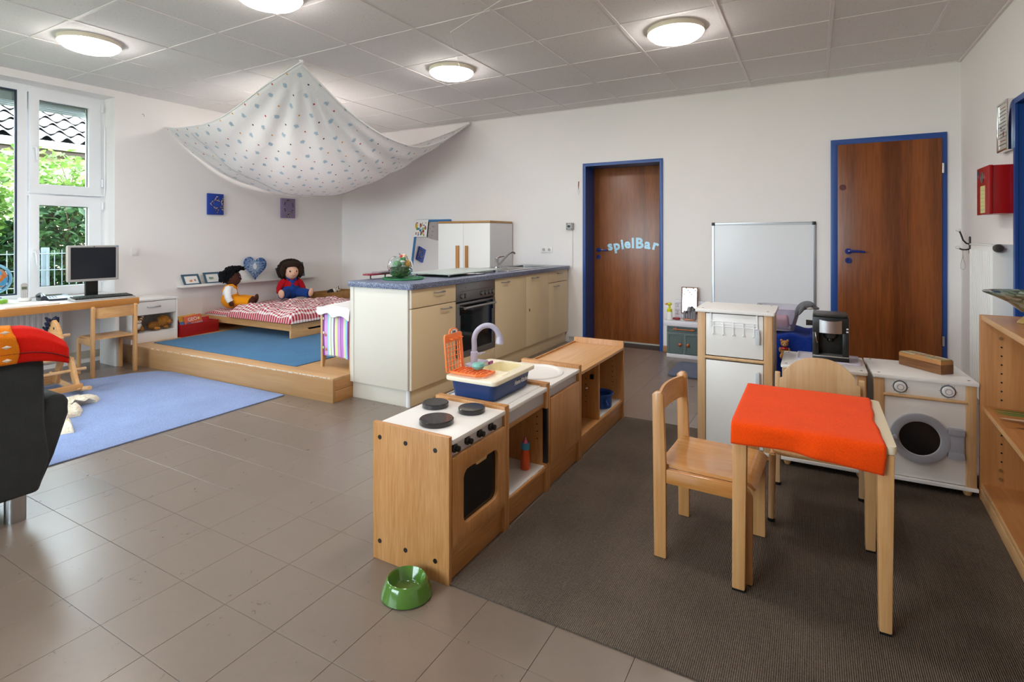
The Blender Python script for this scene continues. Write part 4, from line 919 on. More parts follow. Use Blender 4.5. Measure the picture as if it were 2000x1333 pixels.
# striped doll crib and white cloth
t = thing('doll_crib', 'toy crib of beech legs with striped purple and green fabric sides', 'crib', (-3.26, 3.2, PZ))
for xa in (-3.432, -3.118):
    for ya in (3.0, 3.42):
        part('leg', MB().prism([(ya-.0, PZ), (ya+.02, PZ), (ya+.055, .30), (ya+.055, .64), (ya, .64)], 'x', xa, xa+.02), PALEB, t, bevel=.002)
for xa in (-3.432, -3.118): part('rail', B(xa, xa+.02, 3.055, 3.42, .60, .64), PALEB, t, bevel=.002)
fb = MB()
x0, x1, y0, y1, z0, z1 = -3.408, -3.122, 3.008, 3.455, .275, .632
fb.grid(lambda u, v: (x0+(x1-x0)*u, y0-.006*math.sin(v*3.1)+.004*math.sin(u*11), z0+(z1-z0)*v+.012*math.sin(u*3.14)*(1-v)-.012*(u)), 24, 12, uv=(1, 1))
fb.grid(lambda u, v: (x0, y0+(y1-y0)*u, z0+(z1-z0)*v), 8, 8, uv=(1, 1)); fb.grid(lambda u, v: (x1, y0+(y1-y0)*u, z0+(z1-z0)*v), 8, 8, uv=(1, 1)); fb.grid(lambda u, v: (x0+(x1-x0)*u, y1, z0+(z1-z0)*v), 8, 8, uv=(1, 1)); fb.grid(lambda u, v: (x0+(x1-x0)*u, y0+(y1-y0)*v, z0), 8, 8, uv=(1, 1))
part('fabric', fb, STRIPE, t, solid=.002, fix=False, smooth=60)
for (a, b_, c) in ((.03, .80, 'd8cfa8'), (.10, .42, 'c97a52'), (.04, .47, 'e8e4d0'), (.12, .08, 'd08a50'), (.03, .12, 'a8cf8a')): part('print', MB().ell((x0+(x1-x0)*a, y0-.009, z0+.02+(z1-z0)*b_*.95), (.009, .003, .011), 10, 6), M('fabric_flower', c, .8), t)
def drape(u, v):
    X = -3.452+.36*u; 
    over = max(0, .28-v)/.28; Y = 3.46-.47*min(1, (v if v > .28 else .28)/1) if False else 0
    if v < .75: return (X+.004*math.sin(v*20), 3.45-.46*(v/.75), .660+.012*math.sin(u*7+v*5)+.006*math.sin(u*17)-.02*abs(math.sin(v*4))*.4)
    k = (v-.75)/.25; return (X+.006*math.sin(u*9), 2.986-.008*math.sin(u*13)-.01*math.sin(k*1.5), .664-(.050+.035*u+.012*math.sin(u*15))*k**1.1+.012*math.sin(u*7+3.75)*(1-k))
dm = MB(); dm.grid(drape, 30, 40); dm.grid(lambda u, v: (-3.452-.012*math.sin(u*1.57)-.003*math.sin(v*14), 3.45-.46*v, drape(0, v*.75)[2]-.05*u), 8, 24)
solo('white_cloth', dm, COTW, 'white cotton cloth draped over the striped doll crib', 'cloth', (-3.26, 3.2, .64), solid=.003, smooth=180, fix=False)
# toy tray table behind the bed with toy cow
t = thing('toy_changing_table', 'wooden toy tray table on legs behind the bed', 'toy furniture', (-5.78, 5.25, PZ))
for (a, b_, c, d_) in ((-5.93, -5.62, 4.95, 4.965), (-5.93, -5.62, 5.535, 5.55), (-5.635, -5.62, 4.965, 5.535), (-5.93, -5.915, 4.965, 5.535)): part('tray_side', B(a, b_, c, d_, .365, .468), TOYW, t, bevel=.003)
part('tray_floor', B(-5.915, -5.635, 4.965, 5.535, .372, .382), TOYW, t)
for xa in (-5.925, -5.655):
    for ya in (4.97, 5.50): part('leg', B(xa, xa+.03, ya, ya+.03, PZ+.001, .37), TOYW, t, bevel=.003)
t = thing('toy_cow', 'black and white toy cow lying in the wooden toy tray', 'toy animal', (-5.72, 5.2, .384), R(70), world=False)
bd = part('body', MB().ell((0, 0, .07), (.075, .045, .05), 16, 12, fn=fuzz(.1, 6)), M('cow_black', '1a1816', .8), t); part('patch', MB().ell((.02, 0, .085), (.04, .047, .04), 14, 10), M('cow_white', 'd9d2c4', .8), bd)
hd = part('head', MB().ell((.085, 0, .11), (.032, .026, .03), 14, 10), M('cow_cream', 'd8cdb6', .8), t)
for s in (-1, 1): part('ear', MB().ell((.075, s*.034, .125), (.01, .016, .008), 8, 6), M('cow_ear', '1a1816', .8), hd); part('leg', MB().tube([(-.04, s*.03, .05), (-.045, s*.034, .0)], .013, 8), M('cow_leg', '1a1816', .8), t); part('leg', MB().tube([(.04, s*.03, .05), (.045, s*.034, .0)], .013, 8), M('cow_leg2', '1a1816', .8), t)
part('horn', MB().tube([(.08, -.012, .135), (.08, -.014, .155)], [.006, .004], 6), M('cow_horn', '2a241e', .6), hd)
# ---------------------------------------------------------------- small chairs
def small_chair(label, loc, rz, wd, dp, seat, back, mat, matx, maty, brd=.022, face=.046):
    t = thing('child_chair', label, 'chair', loc, rz, group='small beech chairs', world=False)
    hw = wd/2; x0, x1 = -dp/2, dp/2
    for s in (-1, 1):
        ya, yb_ = sorted((s*hw, s*(hw-brd)))
        part('leg', MB().prism([(x0, 0), (x0+face, 0), (x0+face*.98, seat), (x0+face*.75, back-.012), (x0+face*.55, back), (x0+face*.15, back), (x0-.008, back-.012), (x0-.004, seat)], 'y', ya, yb_), mat, t, bevel=.005)
        lg = part('leg', MB().prism([(x1-face, 0), (x1, 0), (x1, seat-.035), (x1-.01, seat-.012), (x1-.03, seat), (x1-face-.012, seat), (x1-face-.012, seat-.045), (x1-face, seat-.055)], 'y', ya, yb_), mat, t, bevel=.005)
        part('side_rail', B(x0+face, x1-face-.01, ya, yb_, seat-.052, seat), matx, t, bevel=.004)
        for xx in (x0+face/2, x1-face/2): part('glide', MB().cyl((xx, (ya+yb_)/2, -.0004), (xx, (ya+yb_)/2, .002), .009, n=12), BLACK, t)
    def sf(u, v):
        x = x0+.012+(dp-.01)*u; y = (hw-brd-.001)*(2*v-1); dip = -.007*math.exp(-((u-.45)/.3)**2-((2*v-1)/.7)**2)
        return (x, y, seat+.001+dip-(.018*max(0, (u-.9)/.1)**2))
    st = MB().grid(sf, 24, 12); part('seat', st, matx, t, solid=-.012, smooth=60)
    def bf(u, v): y = (hw-brd)*(2*u-1)*1.02; return (x0+.012-.022*(1-(2*u-1)**2), y, back-.105+.088*v+.006*(1-(2*u-1)**2)*(v))
    part('backrest', MB().grid(bf, 16, 4), maty, t, solid=.010, smooth=60)
small_chair('honey beech child chair pulled up to the table with orange cloth', (-.347, 2.224, .0072), R(-2.5), .375, .345, .337, .625, HONEYZ, HONEY, BEECHY)
small_chair('pale beech child chair standing at the desk', (-5.53, 2.435, .001), R(177), .345, .335, .325, .613, BEECH, BEECHX, BEECHY)
# rocking horse
t = thing('rocking_horse', 'wooden rocking horse with dark yarn mane behind the armchair', 'rocking horse', (-5.1, 1.83, .012), 0, world=False)
for s in (-1, 1):
    part('rocker', MB().tube([(-.36, s*.17, .085), (-.2, s*.17, .035), (0, s*.17, .02), (.16, s*.17, .028), (.30, s*.17, .055)], [.016, .02, .021, .02, .016], 8), PALEB, t)
    part('leg', MB().prism([(.03, .27), (.10, .27), (.22, .04), (.15, .04)], 'y', s*.165-.012, s*.165+.012, T=Matrix.Translation((0, -s*.03, 0))), BEECH, t, bevel=.003)
    part('leg', MB().prism([(-.10, .27), (-.03, .27), (-.15, .04), (-.22, .04)], 'y', s*.165-.012, s*.165+.012, T=Matrix.Translation((0, -s*.03, 0))), BEECH, t, bevel=.003)
part('seat', MB().prism(rrect(-.19, .14, -.12, .12, .06), 'z', .27, .295), PALEB, t, bevel=.005)
part('seat_back', MB().prism(rrect(-.12, .12, .295, .45, .05), 'x', -.19, -.165), PALEB, t, bevel=.004)
hd = part('head_board', MB().prism([(.06, .295), (.14, .295), (.15, .40), (.27, .42), (.29, .46), (.23, .55), (.17, .585), (.10, .56), (.06, .44)], 'y', -.012, .012), BEECHX, t, bevel=.004)
for s in (-1, 1): part('eye', MB().ell((.19, s*.013, .525), (.010, .003, .010), 10, 6), BLACKG, hd)
mn = MB(); rd = random.Random(6)
for k in range(90):
    q = rd.random(); b0 = Vector((.055+.10*q+rd.uniform(-.015, .015), rd.uniform(-.03, .03), .45+.14*q)); mn.tube([b0, b0+Vector((rd.uniform(-.02, .0), rd.uniform(-.015, .015), rd.uniform(-.005, .03)))], [.009, .007], 5)
part('mane', mn, MANE, hd, fix=False)
part('handle', MB().cyl((.15, -.10, .455), (.15, .10, .455), .013, n=12), PALEB, t); part('foot_peg', MB().cyl((.10, -.225, .17), (.10, .225, .17), .013, n=12), PALEB, t)
part('cross_board', B(-.24, -.21, -.16, .16, .03, .1), BEECHY, t, bevel=.003); part('cross_board', B(.19, .215, -.16, .16, .035, .08), BEECHY, t, bevel=.003)
# sheepskin
sk = [(-4.62, 1.99), (-4.56, 1.94), (-4.60, 1.84), (-4.42, 1.80), (-4.31, 1.74), (-4.33, 1.66), (-4.15, 1.63), (-3.98, 1.575), (-4.02, 1.49), (-4.2, 1.40), (-4.35, 1.2), (-4.6, 1.1), (-4.74, 1.2), (-4.77, 1.5), (-4.77, 1.8), (-4.765, 1.95), (-4.71, 2.0)]
cxs, cys = sum(p_[0] for p_ in sk)/len(sk), sum(p_[1] for p_ in sk)/len(sk); ns = len(sk)*6
def skp(u, v):
    q = (u*ns) % ns/6; i = int(q) % len(sk); k = q-int(q); k = k*k*(3-2*k); a, b_ = sk[i], sk[(i+1) % len(sk)]
    ex, ey = a[0]+(b_[0]-a[0])*k, a[1]+(b_[1]-a[1])*k; r_ = v
    X, Y = cxs+(ex-cxs)*r_, cys+(ey-cys)*r_; h = .05*(1-r_**6)**.5
    return (X, Y, .0085+h*(1+.35*NZ.noise(Vector((X*22, Y*22, 1)))+.25*NZ.noise(Vector((X*55, Y*55, 4)))))
solo('sheepskin', MB().grid(skp, ns, 26), WOOL, 'cream woolly sheepskin lying on the pale blue rug', 'sheepskin', (cxs, cys, .0085), smooth=180)
# armchair seen from behind
t = thing('armchair', 'charcoal upholstered armchair on steel legs beside the pale blue rug', 'armchair', (-3.28, .75, 0), 0, world=False)
def arm_poly(s): return [(s*y, z) for y, z in ((.20, .105), (.285, .105), (.345, .26), (.398, .43), (.402, .475), (.385, .505), (.35, .515), (.315, .50), (.30, .40))]
bo = [(.29, .105), (.33, .24), (.312, .40), (.308, .66), (.30, .755), (.27, .785), (.2, .795)]
outl = bo+[(-y, z) for y, z in reversed(bo)]
part('backrest', MB().prism(outl, 'x', .23, .335), ARMF, t, bevel=.022, seg=3)
part('seat_base', B(-.38, .25, -.29, .29, .105, .30), ARMF, t, bevel=.03, seg=3); part('seat_cushion', B(-.36, .23, -.285, .285, .30, .40), ARMF, t, bevel=.035, seg=3)
for s in (-1, 1):
    part('armrest', MB().prism(arm_poly(s), 'x', -.33, .325), ARMF, t, bevel=.02, seg=3)
    part('piping', MB().tube([(.322, s*.284, .115), (.322, s*.340, .25), (.322, s*.392, .42), (.318, s*.392, .475), (.30, s*.372, .503)], .005, 6), ARMF, t)
    for xx in (.29, -.30): part('leg', MB().cyl((xx, s*.222, 0 if xx > 0 else .0085), (xx, s*.222, .11), .036, n=24), STEEL, t)
# fleece blanket over the back of the armchair
def blk(u, v, off=0.):
    y = -.40+.785*u
    path = [(.364, .688), (.366, .74), (.360, .796), (.322, .830), (.275, .838), (.225, .822), (.200, .78), (.196, .74), (.194, .70)]
    q = v*(len(path)-1); i = min(int(q), len(path)-2); k = q-i; x, z = path[i][0]+(path[i+1][0]-path[i][0])*k, path[i][1]+(path[i+1][1]-path[i][1])*k
    d = max(0, y-.235)/.15; z -= .085*d**1.7*(.45+.55*min(1, max(0, (z-.68)/.12)))
    if z > .74: z += .018*math.exp(-((y+.02)/.2)**2)-.004
    x += .006*math.sin(y*23)+.004*math.sin(y*41+z*30)
    n_ = (1 if v < .45 else -1); return (x+off*n_*(1 if v < .35 or v > .65 else 0), y, z+off*(1 if .25 < v < .75 else 0)+.004*math.sin(y*17+1))
bl = solo('fleece_blanket', MB().grid(blk, 60, 40), FLEECE, 'red fleece blanket with an orange diamond band over the armchair back', 'blanket', (0, 0, 0), solid=.008, smooth=180); bl.location = (-3.28, .75, 0)
ub = lambda y: (y+.40)/.785
part('band', MB().grid(lambda u, v: blk(ub(.135)+(ub(.205)-ub(.135))*(u+.12*math.sin(v*14)), v*.97, .0035), 8, 50), FLEECEO, bl, solid=.002, smooth=180)
for v in (.045, .165, .30):
    c0 = Vector(blk(ub(.17), v, .008)); part('diamond', MB().add([c0+Vector((.0, -.017, 0)), c0+Vector((0, 0, -.008)), c0+Vector((0, .017, 0)), c0+Vector((0, 0, .008)), c0+Vector((.003, 0, 0))], [(0, 1, 4), (1, 2, 4), (2, 3, 4), (3, 0, 4)]), M('diamond_cream', 'e6d8c4', .8), bl)
hm_ = MB().tube([Vector(blk(u/40, .10, .001)) for u in range(10, 41)], .003, 5); part('seam', hm_, M('dark_red_seam', '7d0f0a', .9), bl)
# ---------------------------------------------------------------- kitchen island
IXB, IXF, WTZ = -3.048, -2.478, .882
def bar_handle(parent, y, z, l=.115):
    x = IXF
    part('handle', MB().tube([(x, y-l/2, z), (x+.022, y-l/2, z), (x+.028, y-l/2+.008, z), (x+.030, y, z), (x+.028, y+l/2-.008, z), (x+.022, y+l/2, z), (x, y+l/2, z)], .0052, 10), STEEL, parent)
def base_unit(name, label, y0, y1, doors, ct=.841):
    t = thing(name, label, 'kitchen cabinet', ((IXB+IXF)/2, (y0+y1)/2, .12), group='cream kitchen base cabinets')
    c = MB(); c.box(IXB, IXF-.02, y0+.001, y0+.017, .12, ct); c.box(IXB, IXF-.02, y1-.017, y1-.001, .12, ct); c.box(IXB, IXF-.02, y0+.017, y1-.017, .12, .136); c.box(IXB, IXB+.016, y0+.017, y1-.017, .136, .841)
    part('carcass', c, CREAMW, t, fix=False)
    for kind, z0, z1, hy, hz in doors:
        d_ = part(kind, B(IXF-.018, IXF, y0+.002, y1-.002, z0, z1), CREAM, t, bevel=.0012)
        part('edge_strip', B(IXF-.0185, IXF-.0005, y0+.0012, y0+.0022, z0, z1), CREAMW, d_)
        bar_handle(d_, hy, hz)
    return t
t = base_unit('base_cabinet', 'cream base cabinet with one drawer and door at the free end of the counter', 2.968, 3.512, [('drawer', .706, .838, 3.285, .80), ('door', .124, .700, 3.372, .667)])
part('end_panel', B(IXB-.004, IXF-.02, 2.952, 2.968, .126, .841), CREAMW, t, bevel=.001); part('corner_strip', B(IXB-.005, IXB+.03, 2.948, 2.952, .126, .841), CREAMW, t)
t = base_unit('base_cabinet', 'wide cream front panel beside the oven with a single steel handle', 4.111, 4.708, [('door', .124, .838, 4.284, .80)])
t = base_unit('base_cabinet', 'cream base cabinet door with a black keyhole', 4.710, 5.226, [('door', .124, .838, 4.888, .80)], ct=.72)
part('keyhole', MB().prism(circ(4.786, .481, .010, 12, 1.7), 'x', IXF-.0005, IXF+.0008), BLACK, t)
base_unit('base_cabinet', 'cream base cabinet with drawer and door against the wall', 5.228, 5.736, [('drawer', .718, .838, 5.508, .807), ('door', .124, .712, 5.412, .672)], ct=.72)
p_ = thing('kitchen_plinth', 'cream plinth boards under the kitchen cabinets', 'plinth', (-2.8, 4.3, 0))
part('plinth_board', B(-2.522, -2.506, 3.0, 5.735, 0, .119), CREAM, p_, bevel=.001); part('plinth_board', B(IXB-.004, -2.53, 2.975, 2.99, 0.0006, .1195), CREAMW, p_, bevel=.001); part('plinth_board', B(IXB, IXB+.016, 2.99, 5.735, 0, .119), CREAMW, p_)
part('foot_post', MB().cyl((-2.521, 2.988, 0), (-2.521, 2.988, .119), .017, n=20), PVC, p_)
# oven
y0, y1 = 3.514, 4.109; t = thing('built_in_oven', 'stainless steel built in oven between the cream cabinets', 'oven', (-2.77, 3.81, .12))
part('body', B(IXB, IXF-.03, y0+.004, y1-.004, .22, .84), BLACK, t); part('filler_panel', B(IXF-.018, IXF, y0, y1, .124, .232), CREAM, t, bevel=.001)
cp = part('control_panel', B(IXF-.03, IXF+.004, y0, y1, .695, .838), OVENS, t, bevel=.002)
part('panel_strip', B(IXF+.004, IXF+.0048, y0+.06, y1-.06, .772, .7745), BLACK, cp)
for y in (3.61, 3.70, 3.91, 3.955, 4.0, 4.045) if False else (3.585, 3.635, 3.885, 3.945, 4.005, 4.06):
    part('knob', MB().cyl((IXF+.003, y, .735), (IXF+.022, y, .735), .017, .0145, n=20), OVENS, cp); part('knob_ring', MB().cyl((IXF+.003, y, .735), (IXF+.006, y, .735), .020, n=24), BLACK, cp)
for y in (3.64, 3.86): part('indicator', B(IXF+.004, IXF+.005, y-.004, y+.004, .80, .808), M('red_indicator', '7a1a1a', .3), cp)
dr = part('oven_door', MB().ring([(y0+.002, .236), (y1-.002, .236), (y1-.002, .680), (y0+.002, .680)], [(y0+.055, .285), (y1-.055, .285), (y1-.055, .585), (y0+.055, .585)], 'x', IXF-.028, IXF+.006), OVENS, t, bevel=.002)
part('oven_glass', B(IXF-.02, IXF+.0045, y0+.03, y1-.03, .28, .64), GLASSD, dr); part('glass_top', B(IXF+.0055, IXF+.0065, y0+.04, y1-.04, .585, .668), GLASSD, dr)
hb = MB().tube([(IXF+.045, y0+.06, .642), (IXF+.045, y1-.06, .642)], .011, 12); hb.cyl((IXF, y0+.09, .642), (IXF+.045, y0+.09, .642), .008, n=10); hb.cyl((IXF, y1-.09, .642), (IXF+.045, y1-.09, .642), .008, n=10); part('handle', hb, STEEL, dr)
# worktop with a cut-out for the sink
t = solo('worktop', MB().ring(rrect(-3.082, -2.452, 2.935, 5.753, .03), rrect(-2.95, -2.575, 5.10, 5.50, .03), 'z', .842, WTZ), STONE, 'speckled blue grey worktop running over the kitchen cabinets', 'worktop', (-2.77, 4.3, .842), bevel=.003)
t = thing('kitchen_sink', 'stainless steel inset sink with drainer in the worktop', 'sink', (-2.76, 5.05, WTZ))
part('rim', MB().ring(rrect(-2.99, -2.545, 4.50, 5.56, .03), rrect(-2.94, -2.585, 5.11, 5.49, .03), 'z', WTZ, WTZ+.005), STEEL, t, bevel=.0015)
part('bowl', MB().prism(rrect(-2.945, -2.58, 5.105, 5.495, .03), 'z', .735, .738).ring(rrect(-2.945, -2.58, 5.105, 5.495, .03), rrect(-2.94, -2.585, 5.11, 5.49, .03), 'z', .738, WTZ+.003), STEEL, t, fix=False)
part('drain', MB().cyl((-2.76, 5.3, .738), (-2.76, 5.3, .741), .035, n=24), CHROME, t)
for k in range(6): part('drainer_rib', MB().tube([(-2.88+.05*k, 4.6, WTZ+.005), (-2.88+.05*k, 5.03, WTZ+.005)], .004, 6), STEEL, t)
t = thing('kitchen_tap', 'chrome lever tap with a slanted spout at the kitchen sink', 'tap', (-2.94, 4.92, WTZ+.0056))
part('body', MB().lathe([(.028, 0), (.028, .012), (.021, .018), (.021, .085), (.023, .1), (.0, .104)], (-2.94, 4.92, WTZ+.0058)), CHROME, t)
part('lever', MB().tube([(-2.94, 4.92, .985), (-2.935, 4.95, .998), (-2.915, 5.03, 1.006)], [.013, .010, .006], 10), CHROME, t)
part('spout', MB().tube(spl([(-2.935, 4.935, .905), (-2.92, 5.0, .955), (-2.90, 5.09, 1.02), (-2.887, 5.145, 1.045), (-2.88, 5.18, 1.046), (-2.877, 5.20, 1.030)]), .0112, 12), CHROME, t)
# hob with glass cover
solo('ceramic_hob', MB().prism(rrect(-3.04, -2.57, 3.56, 4.10, .01), 'z', WTZ, WTZ+.006), GLASSD, 'black ceramic hob set into the worktop above the oven', 'hob', (-2.8, 3.83, WTZ), bevel=.001)
t = thing('glass_hob_cover', 'frosted glass cover plate lying over the hob', 'glass cover', (-2.83, 4.05, WTZ+.006))
part('glass_plate', MB().prism(rrect(-3.05, -2.60, 3.60, 4.45, .015), 'z', WTZ+.018, WTZ+.026), HOBG, t, bevel=.001)
for x in (-3.0, -2.65):
    for y in (3.66, 4.05, 4.39): part('foot', MB().cyl((x, y, WTZ+(.0068 if y < 4.12 else .0006)), (x, y, WTZ+.018), .011, n=14), LGREY, t)
# terrarium bowl
t = thing('green_tray', 'flat round green mat under the glass bowl', 'mat', (-2.82, 3.28, WTZ+.0006), world=False)
part('disc', MB().lathe([(0, 0), (.158, 0), (.163, .006), (.158, .013), (.15, .010), (0, .010)], n=44), M('bottle_green', '166a3c', .45), t)
for k in range(24): part('studs', MB().ell((.155*math.cos(k*.262), .155*math.sin(k*.262), .012), (.007, .007, .004), 8, 4), M('bottle_green_stud', '1f7a48', .4), t)
bc = (-2.835, 3.262, WTZ+.011)
t = thing('glass_bowl', 'round clear glass bowl standing on the green mat', 'bowl', bc)
pr = []
for k in range(19): a = R(-78+k*7.2); pr.append((.098*math.cos(a), .094+.094*math.sin(a)))
part('bowl', MB().lathe([(0, .002)]+pr+[(pr[-1][0]-.003, pr[-1][1])]+[(r_-.0028 if r_ > .02 else r_, z_+.0015) for r_, z_ in reversed(pr)]+[(0, .005)], bc, 40), BOWLG, t)
ms = MB(); rd = random.Random(8)
ms.ell((bc[0], bc[1], bc[2]+.045), (.078, .078, .038), 48, 30, fn=fuzz(.22, 13))
for k in range(420):
    a = rd.uniform(0, 6.28); r_ = .070*rd.random()**.5; b0 = Vector((bc[0]+r_*math.cos(a), bc[1]+r_*math.sin(a), bc[2]+.072)); ms.tube([b0, b0+Vector((rd.uniform(-.012, .012), rd.uniform(-.012, .012), rd.uniform(.004, .018)))], [.003, .0015], 4)
solo('moss', ms, felt('dark_moss', '46602c', 60, var=.75), 'dark green moss filling the lower half of the glass bowl', 'moss', bc, fix=False)['kind'] = 'stuff'
t = thing('plush_dinosaur', 'small green plush dinosaur sitting in the glass bowl', 'plush toy', (bc[0], bc[1], bc[2]+.089), R(-35), world=False)
GP = felt('green_plush', '6f9c6c', 200); part('body', MB().ell((0, -.02, .022), (.028, .04, .026), 14, 10), GP, t)
hd = part('head', MB().ell((.03, .012, .055), (.026, .024, .022), 14, 10), felt('green_plush_dark', '4d8a48', 200), t); part('jaw', MB().ell((.045, .008, .043), (.018, .02, .010), 12, 8), PLUSHW, hd)
for s in (-1, 1): part('eye', MB().ell((.048, .012+s*.013, .064), (.004, .004, .005), 8, 6), BLACKG, hd); part('arm', MB().tube([(.02, s*.02-.01, .03), (.045, s*.026-.01, .014)], [.009, .007], 8), GP, t)
t = thing('yellow_ball', 'ribbed yellow orange plush ball in the glass bowl', 'toy', (bc[0]+.042, bc[1]+.040, bc[2]+.087), world=False)
part('body', MB().ell((0, 0, .026), (.027, .03, .03), 18, 12), M('yellow_plush', 'e0a326', .7), t)
for k in range(4): part('rib', MB().tube([(.028*math.cos(a/8*6.2832)*math.cos((k-1.5)*.4), .031*math.sin(a/8*6.2832)*math.cos((k-1.5)*.4), .026+.012*(k-1.5)) for a in range(8)], .002, 5, closed=True), M('orange_rib', 'c07a1c', .7), t)
t = thing('toy_snail', 'red and cream round toy with thin feelers on top of the plush dinosaur', 'toy', (bc[0]+.02, bc[1]+.006, bc[2]+.152), R(-35), world=False)
part('shell', MB().ell((0, .012, .018), (.02, .022, .02), 14, 10), M('cream_shell', 'd9bfa0', .6), t); hd = part('head', MB().ell((.004, -.012, .016), (.016, .014, .016), 12, 8), M('red_head', 'cf3a34', .5), t)
for s in (-1, 1): part('feeler', MB().tube([(.006, -.022, .026), (.012, -.03+s*.004, .045)], .0012, 5), BLACK, hd)
t = thing('toy_board', 'burgundy toy board with grey cover and black knob on the worktop', 'toy', (-3.022, 3.335, WTZ+.006), R(-92), world=False)
part('board', MB().prism(rrect(-.07, .26, -.05, .05, .045), 'z', .028, .038), BURGUNDY, t, bevel=.003); part('cover', MB().prism(rrect(-.075, .16, -.054, .054, .045), 'z', .0385, .05), M('grey_cloth_cover', '8d8088', .8), t, bevel=.004)
part('knob', MB().lathe([(.012, 0), (.010, .012), (.013, .02), (.016, .026), (.0, .028)], (-.01, .02, .05)), BLACK, t)
for x in (.19, .03): part('leg', MB().tube([(x, 0, .03), (x+.008, 0, .02), (x+.01, 0, .004), (x+.002, 0, .001)], .005, 8), BLACK, t)
part('leg', MB().tube([(-.05, 0, .03), (-.05, 0, .001)], .005, 8), BLACK, t)
# tall white cabinet behind the island
t = thing('tall_cabinet', 'white two door cabinet with oak top and long oak handles behind the counter', 'cabinet', (-3.57, 5.46, PZ))
x0, x1, y0, y1 = -3.935, -3.205, 5.21, 5.725
part('body', B(x0, x1, y0+.019, y1, PZ+.001, 1.375), M('white_shaded_side', 'dcdadb', .4), t, bevel=.001); part('top', B(x0-.004, x1+.004, y0-.004, y1, 1.376, 1.400), WOOD('oak_top', 'b98d52', '9c7038', 'x', 8.), t, bevel=.002)  # body white greyed a little: the side's shadow is put into the colour
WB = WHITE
for a, b_, hx in ((x0+.001, -3.572, -3.645), (-3.569, x1-.001, -3.518)):
    d_ = part('door', B(a, b_, y0, y0+.018, PZ+.05, 1.373), WB, t, bevel=.0015); part('handle', B(hx-.02 if hx < -3.57 else hx-.016, hx+.02 if hx < -3.57 else hx+.016, y0-.026, y0, .80, 1.112), WOOD('oak_handle', 'c08c50', 'a87238', 'z', 10.), d_, bevel=.003)
# leaning mirror with blue frame
t = thing('leaning_mirror', 'tall mirror in a narrow blue frame leaning on the wall behind the counter', 'mirror', (-4.41, 5.50, PZ+.004), 0, world=False)
T7 = Matrix.Rotation(R(-10.5), 4, 'X'); hh = 1.28
part('frame', MB().ring([(-.285, 0), (.285, 0), (.285, hh), (-.285, hh)], [(-.255, .03), (.255, .03), (.255, hh-.03), (-.255, hh-.03)], 'y', -.012, .012, T=T7), M('sky_blue_frame', '2f6fa3', .45), t, bevel=.003)
part('mirror_glass', MB().box(-.256, .256, -.003, .0, .029, hh-.029, T=T7), MIRROR, t); part('back_board', MB().box(-.27, .27, .004, .011, .01, hh-.01, T=T7), M('hardboard', '7a6248', .8), t)
t = thing('collage_sheet', 'colourful collage sheet stuck on the corner of the blue framed mirror', 'drawing', (-4.41, 5.50, PZ+.004), 0, world=False)
part('sheet', MB().box(-.295, -.07, -.0155, -.0135, hh-.235, hh-.004, T=T7), PAPER, t)
rd = random.Random(12)
for k in range(46):
    a = rd.uniform(-.285, -.115); z = rd.uniform(hh-.225, hh-.05); part('print', MB().box(a, a+rd.uniform(.008, .03), -.0164, -.0158, z, z+rd.uniform(.01, .05), T=T7), M('print', rd.choice(['c43a34', 'e0b02e', '2f6da8', '6aa348', '3a2f2c', 'd8803a', '8a2a3a', 'dfe4ea']), .6), t)
# ---------------------------------------------------------------- back wall fittings
socket('power_socket', 'white double power socket on the wall above the counter', 'y', (-2.753, YB, 1.062), 2)
t = thing('emergency_switch', 'grey switch box with black button and cable duct beside the blue door', 'switch', (-2.445, YB, 1.338))
part('box', B(-2.485, -2.405, YB-.05, YB, 1.295, 1.375), M('switch_grey', 'a9a7a0', .5), t, bevel=.005); part('button', MB().cyl((-2.447, YB-.05, 1.336), (-2.447, YB-.066, 1.336), .016, n=20), BLACK, t); part('button_ring', MB().cyl((-2.447, YB-.05, 1.336), (-2.447, YB-.054, 1.336), .023, n=24), STEEL, t)
for a in (-1, 1):
    for b_ in (-1, 1): part('screw', MB().cyl((-2.445+a*.03, YB-.0505, 1.335+b_*.03), (-2.445+a*.03, YB-.052, 1.335+b_*.03), .005, n=10), BLACK, t)
part('cable_duct', B(-2.442, -2.418, YB-.016, YB, WTZ-.03, 1.295), WALL, t, bevel=.002)
t = thing('hanging_key', 'small key on a red cord hanging on the wall beside the blue door', 'key', (-2.343, YB, 1.80))
part('nail', MB().cyl((-2.343, YB, 1.845), (-2.343, YB-.015, 1.85), .003, n=8), STEEL, t); part('cord', MB().tube([(-2.347, YB-.01, 1.85), (-2.352, YB-.008, 1.80), (-2.349, YB-.008, 1.755), (-2.345, YB-.008, 1.80), (-2.343, YB-.01, 1.85)], .0022, 6), M('red_cord', 'a8483a', .7), t)
kt = MB().ring(circ(-2.349, 1.742, .012, 16), circ(-2.349, 1.742, .007, 16), 'y', YB-.01, YB-.007); kt.box(-2.3515, -2.3465, YB-.01, YB-.007, 1.70, 1.732); part('key', kt, STEEL, t)
